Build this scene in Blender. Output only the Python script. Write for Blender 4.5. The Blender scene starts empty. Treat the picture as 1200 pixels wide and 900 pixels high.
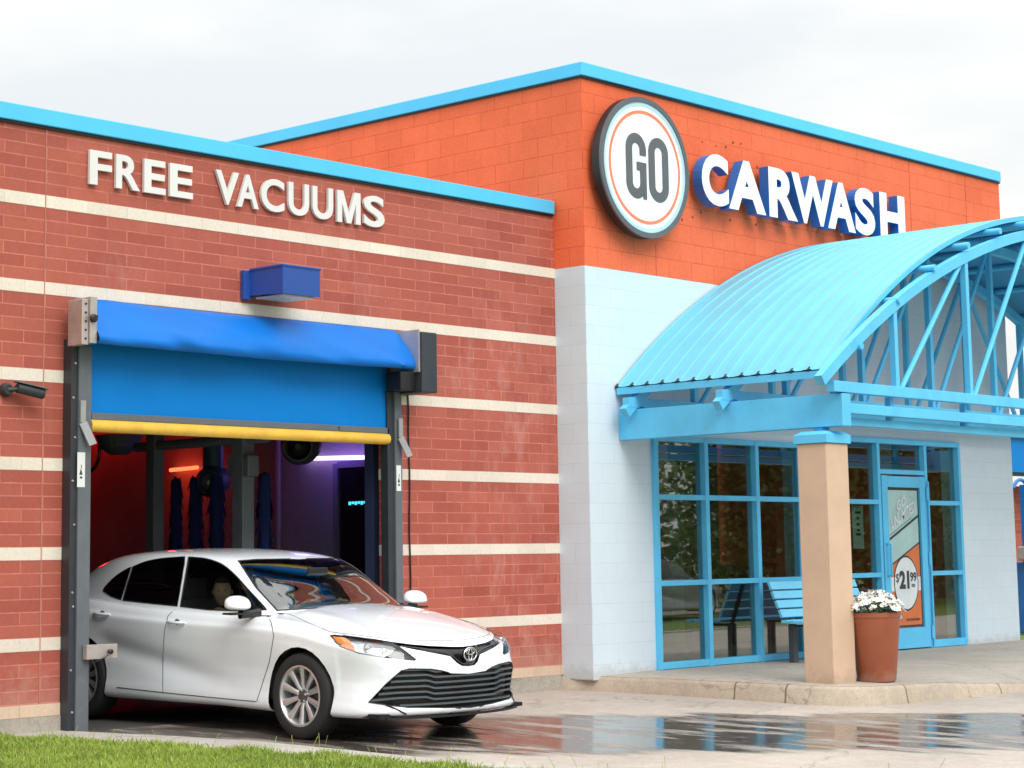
import bpy, bmesh, math, random
import numpy as np
from mathutils import Vector, Matrix
from mathutils.bvhtree import BVHTree
random.seed(7); rng = np.random.default_rng(7)
S = bpy.context.scene; COL = S.collection
# ------------------------------------------------------------------ camera
CP = Vector((0.0, -13.7631, 1.2561)); FPX = 2400.96; PX, PY = 600.0, 347.2
YAW, PIT, ROL = .8419, .1283, -.0167
_F = Vector((math.sin(YAW), math.cos(YAW), 0)); _R = Vector((math.cos(YAW), -math.sin(YAW), 0)); _U = Vector((0, 0, 1))
F2 = math.cos(PIT)*_F + math.sin(PIT)*_U; _U2 = math.cos(PIT)*_U - math.sin(PIT)*_F
R3 = math.cos(ROL)*_R + math.sin(ROL)*_U2; U3 = -math.sin(ROL)*_R + math.cos(ROL)*_U2
def ray(u, v): return (F2 + R3*((u-PX)/FPX) + U3*((PY-v)/FPX)).normalized()
cd = bpy.data.cameras.new('camera'); cam = bpy.data.objects.new('camera', cd); COL.objects.link(cam)
M = Matrix((R3, U3, -F2)).transposed().to_4x4(); M.translation = CP; cam.matrix_world = M
cd.sensor_fit = 'HORIZONTAL'; cd.sensor_width = 36; cd.lens = FPX/1200*36; cd.shift_y = (PY-450)/1200
cd.clip_start = .1; cd.clip_end = 3000; S.camera = cam
# ------------------------------------------------------------------ materials
def newmat(name):
    m = bpy.data.materials.new(name); m.use_nodes = True
    nt = m.node_tree; b = nt.nodes['Principled BSDF']; return m, nt, b
def N(nt, t, **k):
    n = nt.nodes.new(t)
    for a, v in k.items(): setattr(n, a, v)
    return n
def L(nt, a, b): nt.links.new(a, b)
def noise(nt, vec, scale, detail=4, rough=.6):
    n = N(nt, 'ShaderNodeTexNoise'); n.inputs['Scale'].default_value = scale; n.inputs['Detail'].default_value = detail
    n.inputs['Roughness'].default_value = rough
    if vec is not None: L(nt, vec, n.inputs['Vector'])
    return n
def ramp(nt, fac, stops):
    r = N(nt, 'ShaderNodeValToRGB'); e = r.color_ramp.elements
    while len(e) < len(stops): e.new(.5)
    for i, (p, c) in enumerate(stops):
        e[i].position = p; e[i].color = (*c, 1) if len(c) == 3 else c
    L(nt, fac, r.inputs[0]); return r
def mix(nt, fac, a, b, mode='MIX'):
    m = N(nt, 'ShaderNodeMix', data_type='RGBA', blend_type=mode)
    for s, v in ((m.inputs[0], fac), (m.inputs[6], a), (m.inputs[7], b)):
        if hasattr(v, 'links'): L(nt, v, s)
        elif isinstance(v, tuple): s.default_value = (*v, 1)
        else: s.default_value = v
    return m.outputs[2]
def math_(nt, op, a, b=None, clamp=False):
    m = N(nt, 'ShaderNodeMath', operation=op, use_clamp=clamp)
    for s, v in ((m.inputs[0], a), (m.inputs[1], b)):
        if v is None: continue
        if hasattr(v, 'links'): L(nt, v, s)
        else: s.default_value = v
    return m.outputs[0]
def pos(nt): return N(nt, 'ShaderNodeNewGeometry').outputs['Position']
def xyz(nt, v):
    s = N(nt, 'ShaderNodeSeparateXYZ'); L(nt, v, s.inputs[0]); return s.outputs
def comb(nt, x, y, z=0.):
    c = N(nt, 'ShaderNodeCombineXYZ')
    for s, v in zip(c.inputs, (x, y, z)):
        if hasattr(v, 'links'): L(nt, v, s)
        else: s.default_value = v
    return c.outputs[0]
def bump(nt, b, h, strength=.3, dist=.01):
    n = N(nt, 'ShaderNodeBump'); n.inputs['Strength'].default_value = strength; n.inputs['Distance'].default_value = dist
    L(nt, h, n.inputs['Height']); L(nt, n.outputs[0], b.inputs['Normal'])
def plain(name, col, rough=.5, metal=0., var=.12, scale=3., spec=.5, dirt=None, bmp=0., coat=0.):
    m, nt, b = newmat(name)
    tc = N(nt, 'ShaderNodeTexCoord').outputs['Object']
    n = noise(nt, tc, scale, 5)
    lo = tuple(c*(1-var) for c in col); hi = tuple(min(1, c*(1+var)) for c in col)
    r = ramp(nt, n.outputs[0], [(.3, lo), (.7, hi)])
    out = r.outputs[0]
    if dirt:
        n2 = noise(nt, tc, scale*4.7, 8, .7)
        f = ramp(nt, n2.outputs[0], [(.56, (0, 0, 0)), (.75, (1, 1, 1))])
        out = mix(nt, math_(nt, 'MULTIPLY', f.outputs[0], .5), out, dirt)
    L(nt, out, b.inputs['Base Color']); b.inputs['Roughness'].default_value = rough
    rr = ramp(nt, n.outputs[0], [(.3, (rough*.85,)*3), (.7, (min(1, rough*1.15),)*3)]); L(nt, rr.outputs[0], b.inputs['Roughness'])
    b.inputs['Metallic'].default_value = metal; b.inputs['Specular IOR Level'].default_value = spec
    b.inputs['Coat Weight'].default_value = coat; b.inputs['Coat Roughness'].default_value = .03
    if bmp:
        n3 = noise(nt, tc, scale*20, 4); bump(nt, b, n3.outputs[0], bmp, .004)
    return m
def splash(m, z0, h, col, amt=.6):
    nt = m.node_tree; b = nt.nodes['Principled BSDF']; src = b.inputs['Base Color'].links[0].from_socket; wp = pos(nt); p = xyz(nt, wp)
    n = noise(nt, wp, 9, 7, .7); k = math_(nt, 'ADD', p[2], math_(nt, 'MULTIPLY', math_(nt, 'SUBTRACT', n.outputs[0], .5), -h*2.6))
    L(nt, mix(nt, math_(nt, 'MULTIPLY', sstep(nt, k, z0+h, z0), amt), src, col), b.inputs['Base Color'])
def emit(name, col, s):
    m, nt, b = newmat(name); b.inputs['Base Color'].default_value = (*col, 1)
    b.inputs['Emission Color'].default_value = (*col, 1); b.inputs['Emission Strength'].default_value = s; return m
def masonry(name, u, v, bw, rh, c1, c2, mort, msize, rough=.75, offs=.5, stain=None, v0=0., u0=0., mvar=.25, bstr=.35, speck=.1):
    """brick texture on two world axes (u,v = axis index)"""
    m, nt, b = newmat(name); p = xyz(nt, pos(nt))
    vec = comb(nt, math_(nt, 'ADD', p[u], -u0), math_(nt, 'ADD', p[v], -v0))
    t = N(nt, 'ShaderNodeTexBrick'); t.offset = offs; t.squash = 1; L(nt, vec, t.inputs['Vector'])
    t.inputs['Scale'].default_value = 1; t.inputs['Brick Width'].default_value = bw; t.inputs['Row Height'].default_value = rh
    t.inputs['Mortar Size'].default_value = msize; t.inputs['Mortar Smooth'].default_value = .35; t.inputs['Bias'].default_value = 0
    t.inputs['Color1'].default_value = (*c1, 1); t.inputs['Color2'].default_value = (*c2, 1)
    wp = pos(nt)
    n = noise(nt, wp, 1.3, 6); n2 = noise(nt, wp, 38, 5, .7); n4 = noise(nt, wp, 6, 6, .65)
    mr = ramp(nt, n4.outputs[0], [(.35, tuple(a*(1-mvar)+x*mvar for a, x in zip(mort, c1))), (.62, mort)])
    L(nt, mr.outputs[0], t.inputs['Mortar'])
    if mvar > .5: L(nt, mr.outputs[0], t.inputs['Mortar'])
    f = ramp(nt, n.outputs[0], [(.3, (1-speck,)*3), (.7, (1+speck*.8,)*3)])
    out = mix(nt, 1., t.outputs['Color'], f.outputs[0], 'MULTIPLY')
    g = ramp(nt, n2.outputs[0], [(.3, (1-speck,)*3), (.7, (1+speck*.7,)*3)])
    out = mix(nt, 1., out, g.outputs[0], 'MULTIPLY')
    if stain:
        scol, amt = stain
        st = N(nt, 'ShaderNodeMapping'); st.inputs['Scale'].default_value = (3.2, 3.2, 1.1); L(nt, wp, st.inputs[0])
        n5 = noise(nt, st.outputs[0], 1.6, 9, .75)
        s1 = ramp(nt, n5.outputs[0], [(.48, (0, 0, 0)), (.74, (1, 1, 1))]); n6 = noise(nt, wp, .55, 3); s2 = ramp(nt, n6.outputs[0], [(.50, (.12,)*3), (.66, (1,)*3)]); s1 = N(nt, 'ShaderNodeMath', operation='MULTIPLY'); L(nt, ramp(nt, n5.outputs[0], [(.48, (0, 0, 0)), (.74, (1, 1, 1))]).outputs[0], s1.inputs[0]); L(nt, s2.outputs[0], s1.inputs[1])
        out = mix(nt, math_(nt, 'MULTIPLY', s1.outputs[0], amt), out, scol)
    L(nt, out, b.inputs['Base Color']); b.inputs['Roughness'].default_value = rough
    h = math_(nt, 'ADD', math_(nt, 'MULTIPLY', t.outputs['Fac'], -1.), math_(nt, 'MULTIPLY', n2.outputs[0], speck*3.5))
    bump(nt, b, h, bstr, .006)
    b.inputs['Specular IOR Level'].default_value = .25
    return m
RED1, RED2 = (.365, .088, .064), (.45, .122, .088)
m_brick = masonry('red_brick', 0, 2, .4064, .1016, RED1, RED2, (.60, .20, .15), .0065, stain=((.62, .36, .31), .55), v0=4.268-.1016*40, u0=9.745, mvar=.55)
m_brick_y = masonry('red_brick_side', 1, 2, .4064, .1016, RED1, RED2, (.60, .20, .15), .0065, stain=((.62, .36, .31), .4), v0=4.268-.1016*40)
m_band = masonry('cream_band', 0, 2, .4064, .1016, (.78, .70, .61), (.72, .64, .55), (.60, .53, .45), .003, v0=4.268-.1016*40, u0=9.745, mvar=.3, bstr=.1)
m_band_y = masonry('cream_band_side', 1, 2, .4064, .1016, (.78, .70, .61), (.72, .64, .55), (.60, .53, .45), .003, v0=4.268-.1016*40, bstr=.1)
m_base = masonry('tan_base_course', 0, 2, .4064, .1016, (.66, .50, .37), (.60, .45, .33), (.42, .31, .23), .004, v0=.096, u0=9.745, stain=((.35, .26, .2), .35), bstr=.15)
OR1, OR2 = (.84, .165, .070), (.80, .15, .062)
m_or_x = masonry('orange_block', 0, 2, .4064, .2032, OR1, OR2, (.50, .06, .022), .0035, v0=4.262, u0=16.09, mvar=.6, stain=((.88, .2, .1), .25), bstr=.3)
m_or_y = masonry('orange_block_side', 1, 2, .4064, .2032, OR1, OR2, (.50, .06, .022), .0035, v0=4.262, u0=-.41, mvar=.6, stain=((.88, .2, .1), .25), bstr=.3)
W1, W2 = (.63, .735, .815), (.615, .72, .80)
m_wh_x = masonry('pale_block', 0, 2, .4064, .2032, W1, W2, (.51, .60, .67), .0035, v0=4.262-.2032*25, u0=16.09, mvar=.75, bstr=.12, speck=.022)
m_wh_y = masonry('pale_block_side', 1, 2, .4064, .2032, W1, W2, (.51, .60, .67), .0035, v0=4.262-.2032*25, u0=-.41, mvar=.75, bstr=.12, speck=.022)
BLUE = (.115, .55, .88); 
m_blue = plain('sky_blue_paint', BLUE, .46, var=.09, scale=2.3, dirt=(.13, .36, .52), spec=.35, bmp=.12)
m_cop = plain('coping_blue', (.085, .54, .90), .38, var=.05, scale=1.5, spec=.4)
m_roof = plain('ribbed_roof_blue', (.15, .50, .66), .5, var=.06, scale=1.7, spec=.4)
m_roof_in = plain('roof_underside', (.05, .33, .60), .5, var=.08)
m_conc = None
def concrete(name, col, wet=None, marks=(), rough=.8):
    m, nt, b = newmat(name); wp = pos(nt); p = xyz(nt, wp)
    n = noise(nt, wp, .7, 8, .65); n2 = noise(nt, wp, 9, 8, .75); n3 = noise(nt, wp, 70, 3, .6)
    r = ramp(nt, n.outputs[0], [(.3, tuple(c*.84 for c in col)), (.7, tuple(c*1.1 for c in col))])
    g = ramp(nt, n2.outputs[0], [(.3, (.84, .83, .82)), (.7, (1.1, 1.1, 1.1))])
    out = mix(nt, 1., r.outputs[0], g.outputs[0], 'MULTIPLY')
    g2 = ramp(nt, n3.outputs[0], [(.3, (.86, .86, .86)), (.7, (1.12, 1.12, 1.12))])
    out = mix(nt, 1., out, g2.outputs[0], 'MULTIPLY')
    # hairline cracks
    vt = N(nt, 'ShaderNodeTexVoronoi', feature='DISTANCE_TO_EDGE'); vt.inputs['Scale'].default_value = .33
    nn = noise(nt, wp, 1.6, 5); va = N(nt, 'ShaderNodeVectorMath', operation='ADD'); L(nt, wp, va.inputs[0]); L(nt, nn.outputs['Color'], va.inputs[1]); L(nt, va.outputs[0], vt.inputs['Vector'])
    cr = ramp(nt, vt.outputs['Distance'], [(0., (1, 1, 1)), (.006, (0, 0, 0))])
    out = mix(nt, math_(nt, 'MULTIPLY', cr.outputs[0], .55), out, tuple(c*.35 for c in col))
    for ax_, v_ in marks:
        dd_ = math_(nt, 'ABSOLUTE', math_(nt, 'ADD', math_(nt, 'SUBTRACT', p[ax_], v_), math_(nt, 'MULTIPLY', math_(nt, 'SUBTRACT', n2.outputs[0], .5), .03)))
        out = mix(nt, sstep(nt, dd_, .014, .006), out, tuple(c*.35 for c in col))
    if wet:
        w = wet(nt, wp, p)
        out = mix(nt, w, out, mix(nt, 1., out, (.24, .23, .23), 'MULTIPLY'))
        wr_ = math_(nt, 'ADD', math_(nt, 'MULTIPLY', n2.outputs[0], .22), math_(nt, 'MULTIPLY', sstep(nt, p[1], -2.4, -1.0), .35)); rr = mix(nt, w, (rough,)*3, comb(nt, wr_, wr_, wr_)); L(nt, rr, b.inputs['Roughness'])
        sp = mix(nt, w, (.3,)*3, (.85,)*3); L(nt, sp, b.inputs['Specular IOR Level'])
        bn = N(nt, 'ShaderNodeBump'); bn.inputs['Distance'].default_value = .004
        L(nt, math_(nt, 'SUBTRACT', .42, math_(nt, 'MULTIPLY', w, .405)), bn.inputs['Strength']); L(nt, n2.outputs[0], bn.inputs['Height']); L(nt, bn.outputs[0], b.inputs['Normal'])
    else:
        b.inputs['Roughness'].default_value = rough; b.inputs['Specular IOR Level'].default_value = .3
        bump(nt, b, n3.outputs[0], .35, .004)
    L(nt, out, b.inputs['Base Color']); return m
def sstep(nt, v, a, b_):
    mr = N(nt, 'ShaderNodeMapRange', interpolation_type='SMOOTHSTEP'); L(nt, v, mr.inputs[0])
    mr.inputs[1].default_value = a; mr.inputs[2].default_value = b_; return mr.outputs[0]
def wetmask(nt, wp, p):
    mp = N(nt, 'ShaderNodeMapping'); mp.inputs['Rotation'].default_value = (0, 0, math.radians(45)); mp.inputs['Scale'].default_value = (1.5, .35, 1); L(nt, wp, mp.inputs[0])
    n = noise(nt, mp.outputs[0], 1.1, 7, .62); nz = math_(nt, 'MULTIPLY', math_(nt, 'SUBTRACT', n.outputs[0], .5), 2.6)
    s = math_(nt, 'ADD', math_(nt, 'ADD', p[0], p[1]), nz)        # puddle runs along the drive, across the slope
    band = math_(nt, 'MULTIPLY', sstep(nt, s, 7.5, 8.1), sstep(nt, s, 12.25, 11.85))
    n2 = math_(nt, 'MULTIPLY', math_(nt, 'SUBTRACT', n.outputs[0], .5), 1.6)
    t = math_(nt, 'ADD', p[0], n2)
    track = math_(nt, 'MULTIPLY', sstep(nt, t, 13.5, 13.0), sstep(nt, p[1], -3.6, -2.8))
    w = math_(nt, 'MAXIMUM', band, track)
    # drier patches inside
    n3 = noise(nt, mp.outputs[0], 3.1, 6, .6); d = ramp(nt, n3.outputs[0], [(.36, (.22,)*3), (.52, (1,)*3)])
    return math_(nt, 'MULTIPLY', w, d.outputs[0])
m_drive = concrete('drive_concrete', (.44, .39, .345), wet=wetmask)
m_walk = concrete('sidewalk_concrete', (.46, .41, .355))
m_curb = concrete('curb_concrete', (.46, .39, .31), marks=[(1, -2.02), (1, -2.62), (0, 17.0), (0, 18.6)])
m_strip = concrete('strip_concrete', (.44, .42, .38))
m_found = concrete('foundation_concrete', (.40, .37, .32))
m_road = concrete('asphalt', (.07, .07, .072))
def grassmat(name, c1, c2, c3):
    m, nt, b = newmat(name); wp = pos(nt); n = noise(nt, wp, 1.1, 5); n2 = noise(nt, wp, 28, 3)
    r = ramp(nt, n.outputs[0], [(.3, c1), (.7, c2)]); f = ramp(nt, n2.outputs[0], [(.5, (0, 0, 0)), (.75, (1, 1, 1))])
    L(nt, mix(nt, math_(nt, 'MULTIPLY', f.outputs[0], .55), r.outputs[0], c3), b.inputs['Base Color']); b.inputs['Roughness'].default_value = .6
    b.inputs['Specular IOR Level'].default_value = .2
    return m, nt, b
m_lawn = grassmat('lawn_soil', (.10, .15, .03), (.14, .19, .04), (.2, .19, .07))[0]
m_grass, _nt, _b = grassmat('grass_blades', (.20, .30, .045), (.33, .43, .075), (.52, .48, .22))
_b.inputs['Subsurface Weight'].default_value = .0
m_leaf = grassmat('tree_leaves', (.06, .10, .03), (.10, .17, .045), (.14, .19, .06))[0]
m_bark = plain('bark', (.12, .085, .06), .9, var=.3, scale=6)
m_dark = plain('dark_steel', (.028, .033, .042), .45, var=.15)
m_grey = plain('grey_rail', (.115, .13, .15), .5, var=.12, scale=2, dirt=(.2, .2, .2))
m_galv = plain('galvanised_steel', (.50, .45, .43), .38, metal=.55, var=.15, scale=5, dirt=(.3, .24, .2))
m_white = plain('white_letters', (.72, .72, .715), .4, var=.03)
m_wface = plain('white_sign_face', (.86, .89, .92), .3, var=.02)
m_retur = plain('deep_blue_return', (.012, .15, .50), .4, var=.08)
m_vinyl = plain('blue_vinyl', (.003, .155, .58), .45, var=.06, scale=1.5, spec=.22)
m_curt = plain('blue_curtain', (.002, .195, .60), .5, var=.05, scale=1.2, spec=.15)
m_yel = plain('yellow_foam', (.80, .47, .06), .6, var=.12, scale=6, dirt=(.45, .28, .08))
m_lamp = plain('cobalt_lamp', (.015, .075, .34), .4, var=.06)
m_lens = plain('lamp_lens', (.5, .5, .46), .3)
m_rim0 = plain('sign_rim_dark', (.014, .011, .011), .5)
m_charc = plain('sign_charcoal', (.10, .112, .128), .4)
m_ringb = plain('sign_pale_blue', (.45, .68, .76), .4)
m_ringo = plain('sign_orange', (.85, .22, .11), .4)
m_col = plain('tan_stucco', (.60, .43, .31), .8, var=.07, scale=2.5, dirt=(.48, .34, .25), bmp=.3)
m_terra = plain('terracotta_plastic', (.30, .082, .038), .5, var=.12, scale=3, dirt=(.36, .13, .08))
splash(m_col, .05, .16, (.34, .27, .20), .55); splash(m_terra, .05, .14, (.40, .27, .20), .4); splash(m_wh_x, .09, .12, (.42, .40, .36), .5); splash(m_wh_y, .09, .14, (.42, .40, .36), .45); splash(m_brick, .19, .35, (.50, .30, .24), .35)
m_soil = plain('potting_soil', (.05, .035, .025), .9)
m_petal = plain('white_petals', (.84, .84, .80), .6, var=.06, scale=20)
m_pleaf = plain('planter_leaves', (.06, .11, .035), .6, var=.3, scale=20)
m_paint = plain('white_car_paint', (.83, .87, .92), .22, var=.01, spec=.5, coat=1.)
m_black = plain('black_trim', (.012, .012, .014), .35, var=.2)
m_gloss = plain('gloss_black', (.010, .010, .012), .12, var=.1)
m_rubber = plain('tyre_rubber', (.018, .018, .019), .75, var=.2, scale=12)
m_alloy = plain('alloy_silver', (.62, .63, .65), .28, metal=.75, var=.05)
m_alloyd = plain('brake_grey', (.10, .10, .105), .4, metal=.5)
m_chrome = plain('chrome', (.80, .82, .85), .1, metal=1., var=.03)
m_slat = plain('grille_slat', (.075, .09, .10), .3, var=.15)
m_under = plain('underbody', (.008, .008, .009), .9)
m_seat = plain('car_upholstery', (.05, .05, .055), .8)
m_skin = plain('skin', (.52, .31, .22), .55, var=.06, scale=9)
m_hair = plain('hair', (.035, .022, .015), .7, var=.3, scale=30)
m_shirt = plain('grey_shirt', (.30, .32, .34), .85)
m_shirt2 = plain('dark_shirt', (.05, .06, .10), .85)
m_amber = plain('amber_lens', (.80, .24, .03), .2, coat=1.)
m_gap = plain('panel_gap', (.03, .03, .033), .7)
def glass(name, tint, refl, rough=.0, wavy=1):
    m, nt, b = newmat(name); nt.nodes.remove(b)
    out = nt.nodes['Material Output']; tr = N(nt, 'ShaderNodeBsdfTransparent'); gl = N(nt, 'ShaderNodeBsdfGlossy')
    tr.inputs[0].default_value = (*tint, 1); gl.inputs['Roughness'].default_value = rough
    lw = N(nt, 'ShaderNodeLayerWeight'); sch = math_(nt, 'ADD', math_(nt, 'MULTIPLY', math_(nt, 'POWER', lw.outputs['Facing'], 5.), .96), .04)
    f = math_(nt, 'ADD', math_(nt, 'MULTIPLY', sch, refl[1]), refl[0], True)
    wp = pos(nt); n = noise(nt, wp, .9, 2); bn = N(nt, 'ShaderNodeBump'); bn.inputs['Strength'].default_value = .02*wavy; bn.inputs['Distance'].default_value = .05
    L(nt, n.outputs[0], bn.inputs['Height']); L(nt, bn.outputs[0], gl.inputs['Normal'])
    ms = N(nt, 'ShaderNodeMixShader'); L(nt, f, ms.inputs[0]); L(nt, tr.outputs[0], ms.inputs[1]); L(nt, gl.outputs[0], ms.inputs[2]); L(nt, ms.outputs[0], out.inputs[0])
    return m
m_glass = glass('shop_glass', (.66, .75, .71), (.17, 1.5), .014)
m_cglass = glass('windscreen_glass', (.50, .58, .56), (.10, 2.2), wavy=0)
m_sglass = glass('privacy_glass', (.20, .23, .23), (.02, 1.2), wavy=0)
m_fglass = glass('front_side_glass', (.55, .62, .58), (.02, 1.2), wavy=0)
m_hlens = glass('headlight_lens', (.93, .95, .97), (.02, 1.0))
m_hlin = plain('headlight_reflector', (.62, .62, .64), .25, metal=.45, var=.2, scale=30)
# ------------------------------------------------------------------ mesh helpers
class MB:
    def __init__(s): s.v = []; s.f = []
    def add(s, vs, fs):
        o = len(s.v); s.v += [tuple(v) for v in vs]; s.f += [tuple(i+o for i in f) for f in fs]; return s
    def box(s, x0, x1, y0, y1, z0, z1):
        return s.add([(x, y, z) for z in (z0, z1) for y in (y0, y1) for x in (x0, x1)],
                     [(0, 2, 3, 1), (4, 5, 7, 6), (0, 1, 5, 4), (2, 6, 7, 3), (0, 4, 6, 2), (1, 3, 7, 5)])
    def bbox(s, x0, x1, y0, y1, z0, z1, r=.006):
        """box with chamfered edges"""
        bm = bmesh.new(); bmesh.ops.create_cube(bm, size=1)
        for v in bm.verts: v.co = Vector(((x0+x1)/2+v.co.x*(x1-x0), (y0+y1)/2+v.co.y*(y1-y0), (z0+z1)/2+v.co.z*(z1-z0)))
        bmesh.ops.bevel(bm, geom=bm.edges[:], offset=r, segments=2, affect='EDGES', profile=.6)
        return s.bm(bm)
    def bm(s, bm, free=True):
        bm.verts.index_update(); s.add([v.co[:] for v in bm.verts], [[v.index for v in f.verts] for f in bm.faces])
        if free: bm.free()
        return s
    def beam(s, p, q, w, h, up=(0, 0, 1)):
        p, q, up = Vector(p), Vector(q), Vector(up); d = (q-p).normalized(); a = d.cross(up).normalized(); c = a.cross(d)
        vs = [b+a*x*w/2+c*y*h/2 for b in (p, q) for x, y in ((-1, -1), (1, -1), (1, 1), (-1, 1))]
        return s.add(vs, [(3, 2, 1, 0), (4, 5, 6, 7)]+[(i, (i+1) % 4, (i+1) % 4+4, i+4) for i in range(4)])
    def sweep(s, pts, w, h):
        vs = []
        for i, p in enumerate(pts):
            a, b = Vector(pts[max(i-1, 0)]), Vector(pts[min(i+1, len(pts)-1)]); t = (b-a).normalized(); side = Vector((0, 1, 0)); up = side.cross(t)
            if up.z < 0: up = -up
            vs += [Vector(p)+side*x*w/2+up*y*h/2 for x, y in ((-1, -1), (1, -1), (1, 1), (-1, 1))]
        n = len(pts); fs = [(i*4+k, i*4+(k+1) % 4, i*4+4+(k+1) % 4, i*4+4+k) for i in range(n-1) for k in range(4)]
        return s.add(vs, fs+[(3, 2, 1, 0), (4*n-4, 4*n-3, 4*n-2, 4*n-1)])
    def tube(s, pts, r, n=10, cap=True, closed=False):
        pts = [Vector(p) for p in pts]; m = len(pts); rr = r if isinstance(r, (list, tuple)) else [r]*m
        vs = []; pa = None
        for i, p in enumerate(pts):
            if closed: d = (pts[(i+1) % m]-pts[i-1])
            else: d = (pts[min(i+1, m-1)]-pts[max(i-1, 0)])
            d.normalize()
            if pa is None: pa = d.orthogonal().normalized()
            pa = (pa-d*pa.dot(d)).normalized(); pb = d.cross(pa)
            vs += [p+(pa*math.cos(t)+pb*math.sin(t))*rr[i] for t in [2*math.pi*k/n for k in range(n)]]
        fs = [(i*n+k, i*n+(k+1) % n, (i+1)*n+(k+1) % n, (i+1)*n+k) for i in range(m-1) for k in range(n)]
        if closed: fs += [((m-1)*n+k, (m-1)*n+(k+1) % n, (k+1) % n, k) for k in range(n)]
        elif cap: fs += [tuple(range(n-1, -1, -1)), tuple((m-1)*n+k for k in range(n))]
        return s.add(vs, fs)
    def lathe(s, prof, c, axis, n=32, closed=False):
        """prof: list of (radius, along axis)"""
        c, ax = Vector(c), Vector(axis).normalized(); a = ax.orthogonal().normalized(); b = ax.cross(a); vs = []
        for r, h in prof: vs += [c+ax*h+(a*math.cos(2*math.pi*k/n)+b*math.sin(2*math.pi*k/n))*r for k in range(n)]
        m = len(prof); fs = [(i*n+k, i*n+(k+1) % n, (i+1)*n+(k+1) % n, (i+1)*n+k) for i in range(m-1) for k in range(n)]
        if not closed: fs += [tuple(range(n-1, -1, -1)), tuple((m-1)*n+k for k in range(n))]
        return s.add(vs, fs)
    def prism(s, poly, o, u, v, w):
        """poly (2d) extruded along w from plane o,u,v"""
        o, u, v, w = map(Vector, (o, u, v, w)); n = len(poly); vs = [o+u*a+v*b for a, b in poly]; vs += [p+w for p in vs]
        return s.add(vs, [tuple(range(n)), tuple(range(2*n-1, n-1, -1))]+[(i, i+n, (i+1) % n+n, (i+1) % n) for i in range(n)])
BASE = {}
def mesh(name, mb, mat, parent=None, smooth=False, angle=None):
    me = bpy.data.meshes.new(name); base = Vector((0, 0, 0))
    if parent is not None: base = BASE.get(parent.name, Vector((0, 0, 0)))
    vs = [tuple(Vector(v)-base) for v in mb.v] if base.length else mb.v
    me.from_pydata(vs, [], mb.f); me.update()
    bm = bmesh.new(); bm.from_mesh(me); bmesh.ops.recalc_face_normals(bm, faces=bm.faces); bm.to_mesh(me); bm.free()
    if smooth:
        me.polygons.foreach_set('use_smooth', [True]*len(me.polygons))
        try: me.set_sharp_from_angle(angle=math.radians(angle or 40))
        except Exception: pass
    me.materials.append(mat)
    o = bpy.data.objects.new(name, me); COL.objects.link(o)
    if parent is not None: o.parent = parent; BASE[o.name] = base
    return o
def tag(o, label, cat, group=None):
    o['label'] = label; o['category'] = cat
    if group: o['group'] = group
    return o
def thing(name, label, cat, loc, group=None):
    o = bpy.data.objects.new(name, None); COL.objects.link(o); o.location = loc; o.empty_display_size = .2
    BASE[o.name] = Vector(loc); return tag(o, label, cat, group)
def struct(name, mb, mat, **k):
    o = mesh(name, mb, mat, **k); o['kind'] = 'structure'; return o
def dup(root, loc, rz=None, label=None, mats=None):
    r = root.copy(); COL.objects.link(r); r.location = loc
    if rz is not None: r.rotation_euler = (0, 0, rz)
    if label: r['label'] = label
    def rec(a, b):
        for ch in a.children:
            c = ch.copy(); COL.objects.link(c); c.parent = b
            if mats and ch.data and ch.data.materials and ch.data.materials[0].name in mats:
                c.data = ch.data.copy(); c.data.materials[0] = mats[ch.data.materials[0].name]
            rec(ch, c)
    rec(root, r); return r
def text_mb(s, sx, sz, depth, bold=0., x0=0., z0=0., shear=0.):
    """text fitted to a box sx by sz; returns one bmesh-like (verts, faces) list per letter, sorted left to right"""
    cu = bpy.data.curves.new('t', 'FONT'); cu.body = s; cu.extrude = .5; cu.offset = bold; cu.resolution_u = 6; cu.shear = shear
    o = bpy.data.objects.new('t', cu); COL.objects.link(o); dg = bpy.context.evaluated_depsgraph_get()
    me = bpy.data.meshes.new_from_object(o.evaluated_get(dg)); bpy.data.objects.remove(o); bpy.data.curves.remove(cu)
    bm = bmesh.new(); bm.from_mesh(me); bpy.data.meshes.remove(me); bmesh.ops.remove_doubles(bm, verts=bm.verts, dist=1e-5)
    xs = [v.co.x for v in bm.verts]; ys = [v.co.y for v in bm.verts]; X0, X1, Y0, Y1 = min(xs), max(xs), min(ys), max(ys)
    seen = set(); out = []
    for v in bm.verts:
        if v in seen: continue
        st = [v]; comp = []; seen.add(v)
        while st:
            a = st.pop(); comp.append(a)
            for e in a.link_edges:
                q = e.other_vert(a)
                if q not in seen: seen.add(q); st.append(q)
        idx = {a: i for i, a in enumerate(comp)}
        vs = [((a.co.x-X0)/(X1-X0)*sx+x0, a.co.z*depth, (a.co.y-Y0)/(Y1-Y0)*sz+z0) for a in comp]
        fs = [[idx[a] for a in f.verts] for f in bm.faces if f.verts[0] in idx]
        out.append((vs, fs))
    bm.free(); out.sort(key=lambda t: sum(v[0] for v in t[0])/len(t[0])); return out
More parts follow.
